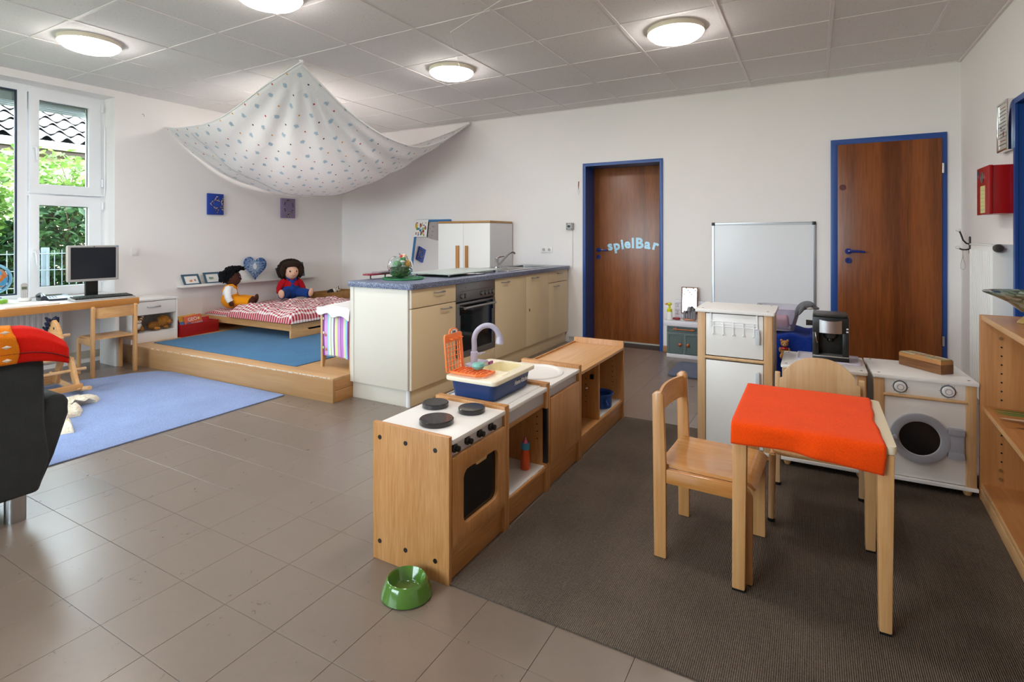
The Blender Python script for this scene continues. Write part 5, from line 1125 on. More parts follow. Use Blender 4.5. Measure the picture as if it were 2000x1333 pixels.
# whiteboard
t = thing('whiteboard', 'large whiteboard with aluminium frame and black corners on the wall between the doors', 'whiteboard', (-.44, YB, .30))
x0, x1, z0, z1 = -.894, .021, .30, 1.357
WBS, nt, p = newmat('whiteboard_film'); p.inputs['Base Color'].default_value = rgba('e6e8ec'); p.inputs['Roughness'].default_value = .22; tc = nd(nt, 'ShaderNodeTexCoord')
nz = nd(nt, 'ShaderNodeTexNoise', {'Vector': tc.outputs['Object'], 'Scale': 3., 'Detail': 3., 'Distortion': 1.}); bb = nd(nt, 'ShaderNodeBump', {'Height': nz.outputs[0], 'Strength': .05, 'Distance': .04}); nt.links.new(bb.outputs[0], p.inputs['Normal'])
part('board', B(x0+.01, x1-.01, YB-.014, YB-.001, z0+.01, z1-.01), WBS, t)
part('frame', MB().ring([(x0, z0), (x1, z0), (x1, z1), (x0, z1)], [(x0+.022, z0+.022), (x1-.022, z0+.022), (x1-.022, z1-.022), (x0+.022, z1-.022)], 'y', YB-.022, YB), M('aluminium', 'b7bac0', .35, metal=.8), t, bevel=.003)
for x in (x0, x1):
    for z in (z0, z1): s1 = 1 if x == x0 else -1; s2 = 1 if z == z0 else -1; part('corner_cap', MB().box(min(x-.003*s1, x+.03*s1), max(x-.003*s1, x+.03*s1), YB-.027, YB, min(z-.003*s2, z+.03*s2), max(z-.003*s2, z+.03*s2)), BLACK, t, bevel=.008)
# toy vanity
t = thing('toy_vanity', 'slate green toy washstand with copper knobs beside the blue door', 'toy furniture', (-1.12, 5.6, 0))
x0, x1, y0, y1 = -1.295, -.945, 5.52, 5.73
part('base', B(x0-.002, x1+.002, y0+.002, y1, 0, .036), LGREY if False else M('pale_lilac_white', 'dcd9df', .4), t, bevel=.003)
part('body', B(x0, x1, y0+.012, y1, .036, .318), M('pale_lilac_white_2', 'd8d5dc', .4), t)
tp = part('countertop', MB().ring(rrect(x0-.03, x1+.03, y0-.02, y1, .012), rrect(-1.235, -1.005, y0+.025, y1-.075, .05), 'z', .318, .372), M('pale_lilac_top', 'dfdce4', .35), t, bevel=.004)
part('basin', MB().grid(lambda u, v: (-1.12+.115*(2*u-1), y0+.08+.055*(2*v-1), .335+.037*max(abs(2*u-1), abs(2*v-1))**3), 10, 10), WHITE, tp)
dw = part('drawer', MB().ring([(x0+.002, .252), (x1-.002, .252), (x1-.002, .314), (x0+.002, .314)], [(x0+.02, .268), (x1-.02, .268), (x1-.02, .298), (x0+.02, .298)], 'y', y0, y0+.013), GREENG, t, bevel=.002); part('panel', B(x0+.018, x1-.018, y0+.005, y0+.012, .266, .30), GREENG, dw)
part('handle', MB().tube([(-1.225, y0-.018, .289), (-1.02, y0-.018, .289)], .007, 10).cyl((-1.20, y0-.018, .289), (-1.20, y0+.006, .289), .013, n=12).cyl((-1.045, y0-.018, .289), (-1.045, y0+.006, .289), .013, n=12), COPPER, dw)
for a, b_, kx in ((x0+.002, -1.129, -1.163), (-1.123, x1-.002, -1.088)):
    d_ = part('door', MB().ring([(a, .04), (b_, .04), (b_, .247), (a, .247)], [(a+.022, .062), (b_-.022, .062), (b_-.022, .225), (a+.022, .225)], 'y', y0, y0+.013), GREENG, t, bevel=.002); part('panel', B(a+.02, b_-.02, y0+.006, y0+.012, .06, .227), GREENG, d_)
    part('knob', MB().lathe([(.008, 0), (.017, -.004), (.018, -.010), (.010, -.014), (.006, -.02), (0, -.021)], (0, 0, 0), 18, T=Matrix.Translation((kx, y0+.002, .133)) @ Matrix.Rotation(R(-90), 4, 'X')), COPPER, d_)
bs = part('backsplash', B(-1.255, -.95, y1-.012, y1, .372, .558), M('tile_joint_lilac', 'b3aebb', .5), t)
tm_ = M('lilac_white_tile', 'e0dde6', .3)
for k in range(5):
    for j in range(-1, 6):
        a = -1.255+.0635*j+(.032 if k % 2 else 0); a0, a1 = max(a+.001, -1.255), min(a+.0625, -.95)
        if a1-a0 > .005: part('tile', B(a0, a1, y1-.016, y1-.011, .373+.037*k, .409+.037*k), tm_, bs, bevel=.001)
t2 = thing('toy_tap', 'grey toy tap with two handles on a copper plate in front of the small mirror', 'toy tap', (-1.09, 5.62, .372))
part('plate', MB().prism(rrect(-1.155, -1.03, 5.60, 5.65, .02), 'z', .3726, .384), COPPER, t2, bevel=.003)
GT = M('grey_tap_plastic', '85858a', .4)
for x, h in ((-1.138, .085), (-1.045, .085)): part('tap_handle', MB().lathe([(.014, 0), (.012, .05), (.017, .06), (.016, h-.01), (0, h)], (x, 5.625, .384), 16), GT, t2)
part('spout', MB().tube([(-1.092, 5.63, .384), (-1.092, 5.63, .47), (-1.092, 5.615, .497), (-1.09, 5.585, .49), (-1.09, 5.575, .465)], [.017, .016, .017, .018, .018], 14), GT, t2); part('spout_ring', MB().cyl((-1.068, 5.63, .384), (-1.065, 5.63, .49), .016, n=14), GT, t2)
t2 = thing('toy_mirror', 'small brown framed mirror standing on the toy washstand', 'mirror', (-1.105, 5.66, .372))
T5 = Matrix.Translation((-1.105, 5.684, .428)) @ Matrix.Rotation(R(-6), 4, 'X')
part('frame', MB().ring([(-.082, 0), (.082, 0), (.082, .272), (-.082, .272)], [(-.070, .012), (.070, .012), (.070, .26), (-.070, .26)], 'y', -.008, .008, T=T5), M('brown_frame', '8a5f42', .45), t2, bevel=.002); part('glass', MB().box(-.071, .071, -.002, .002, .011, .261, T=T5), MIRROR, t2)
part('support', B(-1.12, -1.09, 5.665, 5.70, .373, .435), M('brown_support', '7a5238', .5), t2)
for k in range(7): part('sticker', MB().box(-.06+.018*k % .11, -.045+.018*k % .11, -.0035, -.0025, .19+.02*(k*3 % 4), .205+.02*(k*3 % 4), T=T5), M('leaf_sticker', '8fb08a' if k % 2 else 'a9c3cf', .6), t2)
t2 = thing('soap_dispenser', 'white soap bottle with a yellow duck head pump on the toy washstand', 'soap dispenser', (-1.275, 5.56, .373), R(180), world=False)
part('bottle', MB().lathe([(0, 0), (.027, 0), (.029, .01), (.027, .075), (.02, .088), (0, .09)], n=24), WHITEM, t2); part('collar', MB().lathe([(.025, .08), (.025, .105), (.02, .11), (.011, .112), (.010, .15)], n=20), YELLOW, t2)
hd = part('pump_head', MB().ell((.0, 0, .158), (.024, .018, .016), 16, 10), YELLOW, t2); part('bill', MB().tube([(.02, 0, .158), (.045, 0, .155)], [.011, .005], 8), DORANGE, hd)
for s in (-1, 1): part('eye', MB().ell((.016, s*.012, .166), .003, 8, 6), BLACKG, hd)
solo('soap_dish', MB().prism(rrect(-1.255, -1.185, 5.60, 5.66, .02), 'z', .3726, .388), RED, 'flat red soap dish on the toy washstand', 'soap dish', (-1.22, 5.63, .372), bevel=.004)
solo('bath_mat', MB().prism(rrect(-1.12, -.55, 4.76, 5.32, .06), 'z', .0005, .018), MATG, 'blue grey bath mat on the floor before the toy washstand', 'mat', (-.83, 5.04, 0), bevel=.006)
# ---------------------------------------------------------------- right wall
t = thing('certificate_frame', 'silver framed certificate on the wall beside the blue door frame', 'picture frame', (XR, 4.47, 1.755))
part('frame', MB().ring([(4.365, 1.755), (4.575, 1.755), (4.575, 2.068), (4.365, 2.068)], [(4.378, 1.768), (4.562, 1.768), (4.562, 2.055), (4.378, 2.055)], 'x', XR-.042, XR-.004), CHROME, t, bevel=.003)
sh = part('certificate', B(XR-.036, XR-.004, 4.370, 4.570, 1.76, 2.062), M('certificate_paper', 'c9c7c0', .25), t)
INK = M('certificate_ink', '4b4f55', .5); INKR = M('certificate_red', '8f4a3e', .5)
for k in range(11): l = .05+.03*((k*7) % 3); yy = 4.47; part('print', B(XR-.0366, XR-.036, yy-l, yy+l, 2.03-.023*k-.003, 2.03-.023*k+.002), INK if k not in (0, 9) else INKR, sh)
part('print', B(XR-.0366, XR-.036, 4.45, 4.47, 1.85, 1.88), INKR, sh); part('print', B(XR-.0366, XR-.036, 4.50, 4.515, 1.90, 1.915), INK, sh)
t = thing('fire_box', 'red steel fire alarm box with round window and yellow label on the wall', 'box', (XR, 4.51, 1.36))
part('housing', B(.975, XR, 4.372, 4.645, 1.362, 1.664), RED, t, bevel=.003); dr = part('door', B(.955, .974, 4.366, 4.65, 1.36, 1.666), RED, t, bevel=.003)
part('window_ring', MB().ring(circ(4.515, 1.60, .036, 28), circ(4.515, 1.60, .03, 28), 'x', .951, .9555), STEEL, dr); part('window_glass', MB().prism(circ(4.515, 1.60, .03, 28), 'x', .953, .9552), M('grey_window', '6f7472', .1), dr)
part('label_sheet', B(.9535, .9552, 4.455, 4.56, 1.37, 1.545), M('pale_yellow_label', 'd9d596', .6), dr)
for k in range(6): part('label_line', B(.953, .9536, 4.465, 4.55, 1.39+.025*k, 1.392+.025*k), M('label_print', 'a5a27a', .6), dr)
part('sticker', B(.9535, .9552, 4.595, 4.64, 1.60, 1.65), M('navy_sticker', '2a3560', .4), dr); part('sticker', B(.953, .9536, 4.60, 4.615, 1.605, 1.622), M('orange_sticker', 'd0652a', .4), dr)
t = thing('wall_radiator', 'tall white ribbed radiator with thermostat on the wall by the corner', 'radiator', (1.02, 4.65, .15))
part('body', B(.972, XR-.005, 4.37, 4.90, .15, 1.160), WHITEM, t, bevel=.002); part('top_cap', B(.965, XR-.005, 4.368, 4.902, 1.160, 1.170), WHITEM, t, bevel=.002)
for k in range(14): part('rib', B(.962, .973, 4.385+.037*k, 4.407+.037*k, .17, 1.13), WHITEM, t, bevel=.004)
part('thermostat', MB().lathe([(.022, 0), (.026, .01), (.026, .04), (.02, .05), (0, .052)], (0, 0, 0), 20, T=Matrix.Translation((.995, 4.37, 1.146)) @ Matrix.Rotation(R(90), 4, 'X')), M('dark_thermostat', '4a4744', .3, metal=.4), t)
t = thing('coat_hook', 'black iron coat hook with white porcelain knobs on the wall in the corner', 'hook', (XR, 5.45, 1.14))
part('plate', MB().prism(rrect(5.43, 5.47, 1.08, 1.22, .018), 'x', XR-.008, XR), BLACK, t, bevel=.003)
for pth in ([(XR-.008, 5.45, 1.16), (1.055, 5.45, 1.165), (1.035, 5.45, 1.19), (1.022, 5.45, 1.235), (1.012, 5.45, 1.262)], [(XR-.008, 5.45, 1.12), (1.055, 5.45, 1.115), (1.03, 5.45, 1.115), (1.01, 5.45, 1.125)]):
    a_ = part('arm', MB().tube(pth, .006, 8), BLACK, t); part('knob', MB().ell(Vector(pth[-1])+Vector((-.008, 0, .008)), (.017, .017, .013), 14, 10), WHITE, a_)
t = thing('hanging_loop', 'thin cord loop hanging from the iron coat hook', 'cord', (1.035, 5.45, 1.11))
part('loop', MB().tube([(1.033, 5.447, 1.125), (1.033, 5.447, 1.06), (1.02, 5.45, 1.0), (1.022, 5.45, .965), (1.038, 5.45, .955), (1.05, 5.45, .97), (1.047, 5.45, 1.0), (1.035, 5.453, 1.06), (1.033, 5.453, 1.125)], .0018, 6), M('beige_cord', 'a59a80', .7), t)
# ---------------------------------------------------------------- brown carpet
solo('brown_carpet', MB().prism([(-1.106, 1.533), (1.06, 1.533), (1.06, 3.535), (-1.106, 3.535)], 'z', .0005, .006), RIB, 'dark brown ribbed carpet under the small table and toy kitchen', 'carpet', (-.1, 2.5, 0), bevel=.001)
CZ = .006
# ---------------------------------------------------------------- toy kitchen row (fronts face +x)
XB_, XF_ = -1.46, -1.105; TK = .018
def toy_unit(name, label, y0, y1, top, kick=.118):
    t = thing(name, label, 'toy kitchen', ((XB_+XF_)/2, (y0+y1)/2, 0), group='beech toy kitchen units in a row')
    part('side_panel', B(XB_, XF_, y0, y0+TK, 0, .518), OAKZ, t, bevel=.003); part('side_panel', B(XB_, XF_, y1-TK, y1, 0, .518 if top != 'bench' else .518), OAKZ, t, bevel=.003)
    part('bottom_board', B(XB_+.005, XF_-.004, y0+TK, y1-TK, .104, .122), OAKY, t, bevel=.002); part('kickboard', B(XF_-.03, XF_-.014, y0+TK, y1-TK, .004, .104), OAKY, t, bevel=.002)
    part('back_panel', B(XB_, XB_+.008, y0+TK, y1-TK, .05, .49), OAKZ, t)
    return t
def shelf_holes(t, y, n=5, z0=.27, dz=.035, x=-1.17, s=-1):
    for k in range(n): part('peg_hole', MB().cyl((x, y, z0+dz*k), (x, y+s*.0012, z0+dz*k), .0035, n=8), BLACK, t)
def screw_caps(t, y):
    for x in (-1.425, -1.30, -1.165):
        for z in (.463, .072): part('screw_cap', MB().cyl((x, y+.0005, z), (x, y-.0018, z), .0085, n=16), BLACK, t)
t = toy_unit('toy_stove', 'beech toy stove with three black hotplates and an oven door', 1.525, 1.930, 'stove')
screw_caps(t, 1.525)
ct = part('cooktop', B(XB_+.002, XF_+.004, 1.525+TK, 1.930-TK, .487, .505), WHITE, t, bevel=.003)
for x, y, r_ in ((-1.258, 1.655, .066), (-1.385, 1.815, .055), (-1.215, 1.833, .055)): part('hotplate', MB().lathe([(0, 0), (r_-.003, 0), (r_, .003), (r_, .017), (r_-.003, .020), (0, .020)], (x, y, .505), 40), BLACKG if False else M('black_lacquer', '1b1b1d', .25, coat=.4), ct)
pn = part('control_panel', B(XF_-.026, XF_-.012, 1.525+TK, 1.930-TK, .430, .487), LGREY, t, bevel=.001)
for y in (1.570, 1.652, 1.735, 1.817): part('knob', MB().lathe([(.016, 0), (.016, .008), (.0105, .012), (.0105, .024), (0, .026)], (0, 0, 0), 20, T=Matrix.Translation((XF_-.012, y, .466)) @ Matrix.Rotation(R(90), 4, 'Y')), BLACK, pn)
ya, yb_ = 1.545, 1.909
dr = part('oven_door', MB().ring(rrect(ya, yb_, .124, .440, .004), rrect(1.610, 1.852, .176, .372, .03), 'x', XF_-.018, XF_+.004), OAKZ, t, bevel=.002)
part('oven_window', B(XF_-.014, XF_-.010, 1.59, 1.875, .16, .39), BLACKG, dr); part('handle_lip', MB().prism([(1.69, .375), (1.775, .375), (1.765, .36), (1.70, .36)], 'x', XF_-.006, XF_+.003), EDGE, dr, bevel=.002)
t = toy_unit('toy_cupboard', 'beech toy cupboard with white top and open shelf holding a bottle', 1.932, 2.327, 'open')
tb = part('worktop', B(XB_+.002, XF_+.004, 1.932+TK, 2.327-TK, .484, .502), WHITE, t, bevel=.003)
part('tray_edge', MB().ring([(XB_+.01, 1.955), (XF_-.03, 1.955), (XF_-.03, 2.305), (XB_+.01, 2.305)], [(XB_+.016, 1.961), (XF_-.036, 1.961), (XF_-.036, 2.299), (XB_+.016, 2.299)], 'z', .502, .506), WHITE, tb)
part('apron', B(XF_-.03, XF_-.016, 1.932+TK, 2.327-TK, .425, .484), LGREY, t, bevel=.001); part('rail', B(XF_-.035, XF_-.012, 1.932+TK, 2.327-TK, .408, .425), OAKY, t, bevel=.002)
part('shelf_mat', B(XB_+.01, XF_-.012, 1.932+TK, 2.327-TK, .1225, .127), WHITE, t); shelf_holes(t, 2.327-TK, x=-1.155, z0=.25)
part('hinge_strip', B(XF_-.02, XF_+.0015, 2.327-TK-.001, 2.327+.0005, .14, .40), BLACK, t)
t = toy_unit('toy_sink_unit', 'beech toy sink cupboard with white round basin and closed door', 2.330, 2.732, 'sink')
wt = part('worktop', MB().ring([(XB_+.002, 2.330+TK), (XF_+.004, 2.330+TK), (XF_+.004, 2.714), (XB_+.002, 2.714)], [(-1.39, 2.44), (-1.17, 2.44), (-1.17, 2.63), (-1.39, 2.63)], 'z', .484, .502), WHITE, t, bevel=.002)
part('basin', MB().lathe([(0, -.06), (.05, -.058), (.10, -.03), (.128, .003), (.14, .009), (.155, .007), (.158, 0), (.15, -.001)], (-1.285, 2.535, .502), 44, sx=.98, sy=1.05), WHITE, wt)
part('apron', B(XF_-.03, XF_-.016, 2.330+TK, 2.732-TK, .425, .484), LGREY, t, bevel=.001)
dr = part('door', B(XF_-.016, XF_+.003, 2.352, 2.712, .124, .437), OAKZ, t, bevel=.003)
t = toy_unit('toy_bench', 'long beech toy cupboard with two open compartments at the row end', 2.735, 3.512, 'bench')
part('bench_top', B(XB_+.002, XF_+.002, 2.735+TK, 3.512-TK, .462, .480), PALEBY, t, bevel=.003); part('divider', B(XB_+.01, XF_-.012, 3.055, 3.073, .122, .462), OAKZ, t, bevel=.002)
part('shelf_mat', B(XB_+.01, XF_-.018, 3.073, 3.512-TK, .1225, .127), WHITE, t); shelf_holes(t, 3.055, x=-1.20, n=6, z0=.22); shelf_holes(t, 3.512-TK, n=6, z0=.24, x=-1.18)
part('magnet_catch', B(-1.165, -1.145, 3.035, 3.055, .365, .392), BLACK, t, bevel=.002); part('shelf_pin', MB().cyl((-1.19, 3.055, .305), (-1.19, 3.035, .305), .005, n=10), WHITE, t)
# toy sink set on the second unit
t = thing('toy_sink', 'blue and cream toy sink with Home Kitchen lettering and arched lilac tap', 'toy sink', (-1.305, 2.15, .507)); SHIFT = t
def taper(poly0, z0, poly1, z1, mb):
    n = len(poly0); return mb.add([(a, b_, z0) for a, b_ in poly0]+[(a, b_, z1) for a, b_ in poly1], [tuple(range(n-1, -1, -1))]+[(i, (i+1) % n, n+(i+1) % n, n+i) for i in range(n)])
part('tub', taper(rrect(-1.415, -1.198, 1.990, 2.315, .03), .507, rrect(-1.422, -1.188, 1.978, 2.325, .03), .582, MB()), BLUEP, t)
rimo = rrect(-1.438, -1.172, 1.960, 2.345, .025); rim = part('rim', MB().ring(rimo, rrect(-1.36, -1.225, 2.145, 2.315, .03), 'z', .580, .600), CREAMP, t, bevel=.006)
part('basin', taper(rrect(-1.34, -1.245, 2.165, 2.295, .03), .535, rrect(-1.361, -1.224, 2.144, 2.316, .03), .598, MB()), YCREAMP, rim)
for k in range(5): part('drainer_rib', MB().tube([(-1.275+.0, 2.075+.015*k, .6005), (-1.20, 2.068+.015*k, .6005)], .0035, 6), CREAMP, rim)
part('tap_base', MB().prism(rrect(-1.425, -1.365, 2.10, 2.225, .012), 'z', .600, .622), LILAC, rim, bevel=.003)
tp = part('tap', MB().tube(spl([(-1.392, 2.135, .62), (-1.392, 2.135, .70), (-1.392, 2.135, .74), (-1.384, 2.146, .772), (-1.365, 2.168, .793), (-1.34, 2.19, .796), (-1.32, 2.207, .78), (-1.308, 2.217, .755), (-1.305, 2.22, .742)]), .0125, 16), LILAC, t)
part('tap_socket', MB().lathe([(.017, 0), (.017, .055), (.013, .06)], (-1.392, 2.135, .62), 20), LILAC, tp); part('nozzle', MB().lathe([(.012, .01), (.017, -.012), (.020, -.032), (.016, -.036), (0, -.036)], (-1.304, 2.222, .742), 18), LILAC, tp)
part('lever', MB().tube([(-1.385, 2.15, .664), (-1.375, 2.165, .664), (-1.37, 2.195, .663)], [.008, .006, .004], 8), LILAC, tp); part('switch', B(-1.375, -1.364, 2.225, 2.262, .601, .612), M('magenta_switch', '9c3f8a', .4), rim, bevel=.002); part('label_strip', B(-1.3655, -1.3645, 2.15, 2.215, .606, .616), LGREY, rim)
q = inst('lettering', text_mesh('Home Kitchen', .0225, .0003, WHITEM, bold=.0004), t, (0, 0, 0)); q.matrix_local = Matrix.Translation((-1.1925+1.305, 2.232-2.15, .537-.507)) @ Matrix.Rotation(R(7), 4, 'Y') @ Matrix.Diagonal((1, 1, 1.35, 1)) @ Matrix(((0, 0, 1, 0), (1, 0, 0, 0), (0, 1, 0, 0), (0, 0, 0, 1)))
SHIFT.location.y -= .013
# orange dish rack
t = thing('dish_rack', 'orange toy dish rack with upright lattice hung on the toy sink', 'dish rack', (-1.33, 1.978, .604), 0, world=False)
bk = part('basket', MB(), ORANGEP, t) if False else None
rk = MB().tube([(-.09, -.012, .008), (.055, -.02, .008), (.085, .02, .008), (.085, .085, .008), (-.09, .085, .008)], .0055, 8, closed=True)
for k in range(8): x = -.075+.02*k; rk.tube([(x, -.012, .008), (x, .0, -.03+.045), (x, .075, .015), (x, .085, .008)], .003, 6)
for k in range(4): y = .005+.022*k; rk.tube([(-.09, y, .008), (-.085, y, .003), (.08, y, .003), (.085, y, .008)], .003, 6)
part('basket', rk, ORANGEP, t, fix=False)
Tl = Matrix.Translation((-.094, -.022, .004)) @ Matrix.Rotation(R(-5), 4, 'Y')
W_, H_ = .125, .170
lat = part('lattice', MB().ring(rrect(-.01, W_, 0, H_, .012), [(x_*(W_-.014)/(W_+.01)*1.0+.002+.0, z_*.76+.004) for x_, z_ in rrect(-.01, W_, 0, H_, .003)], 'x', -.004, .004, T=Tl), ORANGEP, t, bevel=.0015)
bars = MB()
for k in range(1, 5): y = -.008+(W_-.004)*k/5; bars.box(-.002, .002, y-.0016, y+.0016, .004, .132, T=Tl)
for k in range(1, 6): z = .004+.129*k/6; bars.box(-.002, .002, -.008, W_-.012, z-.0016, z+.0016, T=Tl)
part('lattice_bars', bars, ORANGEP, lat, fix=False)
part('header_tab', MB().prism([(.028, H_-.002), (.098, H_-.002), (.096, H_+.012), (.080, H_+.022), (.046, H_+.022), (.030, H_+.012)], 'x', -.003, .003, T=Tl), ORANGEP, lat, bevel=.001); tb = part('label_plate', MB().prism([(.036, H_), (.090, H_), (.087, H_+.010), (.076, H_+.017), (.050, H_+.017), (.039, H_+.010)], 'x', .003, .0036, T=Tl), PAPER, lat)
q = inst('lettering', text_mesh('Sink', .016, .0002, M('navy_ink', '23284a', .5), bold=.0003), lat, (0, 0, 0)); q.matrix_local = Tl @ Matrix.Translation((.0042, .063, H_+.002)) @ Matrix(((0, 0, 1, 0), (1, 0, 0, 0), (0, 1, 0, 0), (0, 0, 0, 1)))
for k in range(3): part('peg', MB().tube([Tl @ Vector((.003, .02+.04*k, .148)), Tl @ Vector((.024, .023+.04*k, .147))], .0028, 6), ORANGEP, lat)
solo('toy_cup', MB().lathe([(0, 0), (.02, .001), (.03, .014), (.026, .026), (0, .03)], (-1.312, 2.033, .624), 20), TURQ, 'turquoise toy dish lying in the orange dish rack', 'toy dish', (-1.312, 2.033, .624))
t = thing('baby_bottle', 'toy baby bottle with orange juice blue cap and pink teat in the open toy cupboard', 'bottle', (-1.18, 2.235, .128), 0, world=False)
part('bottle', MB().lathe([(0, 0), (.021, 0), (.0225, .004), (.020, .05), (.018, .095), (0, .096)], n=24), BOTG, t); part('cap', MB().lathe([(.0205, .093), (.0205, .118), (.018, .121), (0, .121)], n=24), SKYB, t); part('teat', MB().lathe([(.012, .121), (.010, .13), (.005, .135), (.0048, .148), (0, .151)], n=16), PINK, t)
t = thing('red_toy_pot', 'small red toy pot in the open toy cupboard', 'toy pot', (-1.25, 2.055, .128), 0, world=False)
part('pot', MB().lathe([(0, 0), (.042, 0), (.045, .005), (.045, .05), (.048, .055), (.041, .055), (.041, .006), (0, .006)], n=28), REDW, t); part('lid', MB().lathe([(.047, .055), (.045, .062), (.03, .085), (.012, .097), (0, .1)], n=24), M('dark_red_lid', '5d0c10', .4), t)
t = thing('blue_toy_pot', 'blue plastic toy pot with a handle in the toy bench compartment', 'toy pot', (-1.19, 3.30, .128), 0, world=False)
part('pot', MB().lathe([(0, 0), (.063, 0), (.066, .005), (.068, .075), (.079, .083), (.078, .092), (.071, .09), (.062, .078), (.060, .008), (0, .008)], n=36), M('royal_blue_plastic', '1f4c97', .35), t); part('handle', MB().tube([(.05, -.06, .055), (.065, -.085, .058), (.075, -.085, .04), (.06, -.05, .03)], .007, 8), M('royal_blue_plastic_2', '1f4c97', .35), t)
solo('pet_bowl', MB().lathe([(0, .012), (.045, .011), (.052, .018), (.060, .052), (.0645, .058), (.069, .055), (.074, .045), (.088, .012), (.089, .004), (.085, 0), (0, 0)], (-1.21, 1.425, 0), 48, sx=1.0, sy=.95), GREENP, 'glossy green pet bowl on the floor beside the toy stove', 'bowl', (-1.21, 1.425, 0), smooth=50)
# ---------------------------------------------------------------- table with orange cloth
t = thing('small_table', 'small beech table with cream top under the orange felt cloth', 'table', (-.015, 2.245, CZ))
tx0, tx1, ty0, ty1 = -.248, .222, 1.975, 2.512
part('tabletop', MB().prism(rrect(tx0, tx1, ty0, ty1, .018), 'z', .558, .584), M('cream_tabletop', 'e8dcc0', .4), t, bevel=.005)
part('apron', B(tx0+.05, tx1-.05, ty0+.018, ty0+.036, .515, .558), BEECHX, t, bevel=.002); part('apron', B(tx0+.05, tx1-.05, ty1-.036, ty1-.018, .515, .558), BEECHX, t, bevel=.002); part('apron', B(tx0+.014, tx0+.032, ty0+.05, ty1-.05, .515, .558), BEECHY, t, bevel=.002); part('apron', B(tx1-.032, tx1-.014, ty0+.05, ty1-.05, .515, .558), BEECHY, t, bevel=.002)
for sx in (0, 1):
    for sy in (0, 1):
        xa, ya = (tx0+.006 if not sx else tx1-.006), (ty0+.004 if not sy else ty1-.004); dx, dy = (1 if not sx else -1), (1 if not sy else -1)
        tpol = [(xa, ya), (xa+.046*dx, ya), (xa+.046*dx, ya+.046*dy), (xa, ya+.046*dy)]; bpol = [(xa+.006*dx*(1 if sx else -.3), ya), (xa+.040*dx, ya), (xa+.040*dx, ya+.038*dy), (xa+.006*dx*(1 if sx else -.3), ya+.038*dy)]
        lg = part('leg', MB().add([(a, b_, CZ+.006) for a, b_ in bpol]+[(a, b_, .558) for a, b_ in tpol], [(3, 2, 1, 0), (4, 5, 6, 7), (0, 1, 5, 4), (1, 2, 6, 5), (2, 3, 7, 6), (3, 0, 4, 7)]), BEECH, t, bevel=.006)
        part('glide', MB().box(min(bpol[0][0], bpol[1][0])+.001, max(bpol[0][0], bpol[1][0])-.001, min(b_[1] for b_ in bpol)+.001, max(b_[1] for b_ in bpol)-.001, CZ, CZ+.007), BLACK, t)
def ocl(u, v):
    wav = .004*math.sin(v*9+.4)+.002*math.sin(v*23)
    x = tx0+.004+(.432+wav*(u > .5))*u if u > .5 else tx0+.004+.432*u
    L1 = .536; s = v*(L1+.070+.022*u-.012*math.sin(u*3.14))
    if s < L1: y = 2.508-s; z = .5890+.0015*NZ.noise(Vector((x*9, y*9, 2)))+.0012
    else:
        d = s-L1; k = min(1, d/.02); y = ty0-.006*math.sin(k*1.57)-.004-.007*(1+math.sin(u*9+1))*min(1, d/.06)-.014*math.exp(-((u-.58)/.1)**2)*min(1, d/.05); z = .5900-d*.97
    if s > L1-.03: z -= .004*min(1, (s-L1+.03)/.03)
    return (x, y, z)
solo('orange_cloth', MB().grid(ocl, 50, 70), FELTO, 'orange felt cloth laid over the small table', 'tablecloth', (-.015, 2.2, .585), solid=.0025, smooth=180)
# round-back chair behind the table
t = thing('round_back_chair', 'child chair with a wide rounded plywood back and thin legs behind the table', 'chair', (.023, 2.74, CZ))
for x, s in ((-.152, -1), (.196, 1)):
    part('leg', MB().prism([(2.925, CZ+.008), (2.95, CZ+.008), (2.945, .30), (2.965, .545), (2.955, .556), (2.94, .552), (2.92, .30)], 'x', x-.012, x+.012), PALEB, t, bevel=.006)
    part('leg', MB().tube([(x+.004*s, 2.545, CZ+.008), (x, 2.56, .285)], [.0125, .014], 14), PALEB, t)
    for y in (2.9375, 2.545): part('glide', MB().cyl((x+(.004*s if y < 2.6 else 0), y, CZ), (x+(.004*s if y < 2.6 else 0), y, CZ+.013), .0155, n=14), BLACK, t)
    part('side_rail', B(x-.01, x+.01, 2.56, 2.935, .265, .29), BEECHY, t, bevel=.004)
part('seat', MB().prism(rrect(-.155, .20, 2.54, 2.935, .05), 'z', .291, .305), BEECHY, t, bevel=.004)
bk = []
for i in range(17): a = i/16; bk.append((-.125+.296*a, .565+.082*(1-abs(2*a-1)**2.6)))
bk = [(-.142, .42), (.188, .42), (.188, .535), (.172, .54), (.168, .56)]+list(reversed(bk))+[(-.125, .54), (-.142, .535)]
part('backrest', MB().prism(bk, 'y', 2.905, 2.916), PALEB, t, bevel=.003)
# ---------------------------------------------------------------- toy appliances (fronts face -y)
def screws(t, x0, x1, y0, y1, z):
    for x in (x0+.025, x1-.025):
        for y in (y0+.03, y1-.03): part('screw', MB().cyl((x, y, z), (x, y, z+.0008), .006, n=12), M('dark_screw', '55504a', .4, metal=.6), t)
t = thing('toy_fridge', 'white toy fridge freezer with beech posts and a hook rack', 'toy fridge', (-.385, 3.38, CZ))
x0, x1, y0, y1, zt = -.578, -.190, 3.205, 3.555, .79
part('top', MB().prism(rrect(x0-.012, x1+.012, y0-.012, y1+.005, .012), 'z', zt, zt+.019), WHITE, t, bevel=.003); screws(t, x0, x1, y0, y1, zt+.019)
for x in (x0, x1-.044): part('post', B(x, x+.044, y0, y0+.04, .045, zt), PALEB, t, bevel=.006)
for x in (x0, x1-.03): part('post', B(x, x+.03, y1-.03, y1, .045, zt), PALEB, t, bevel=.005)
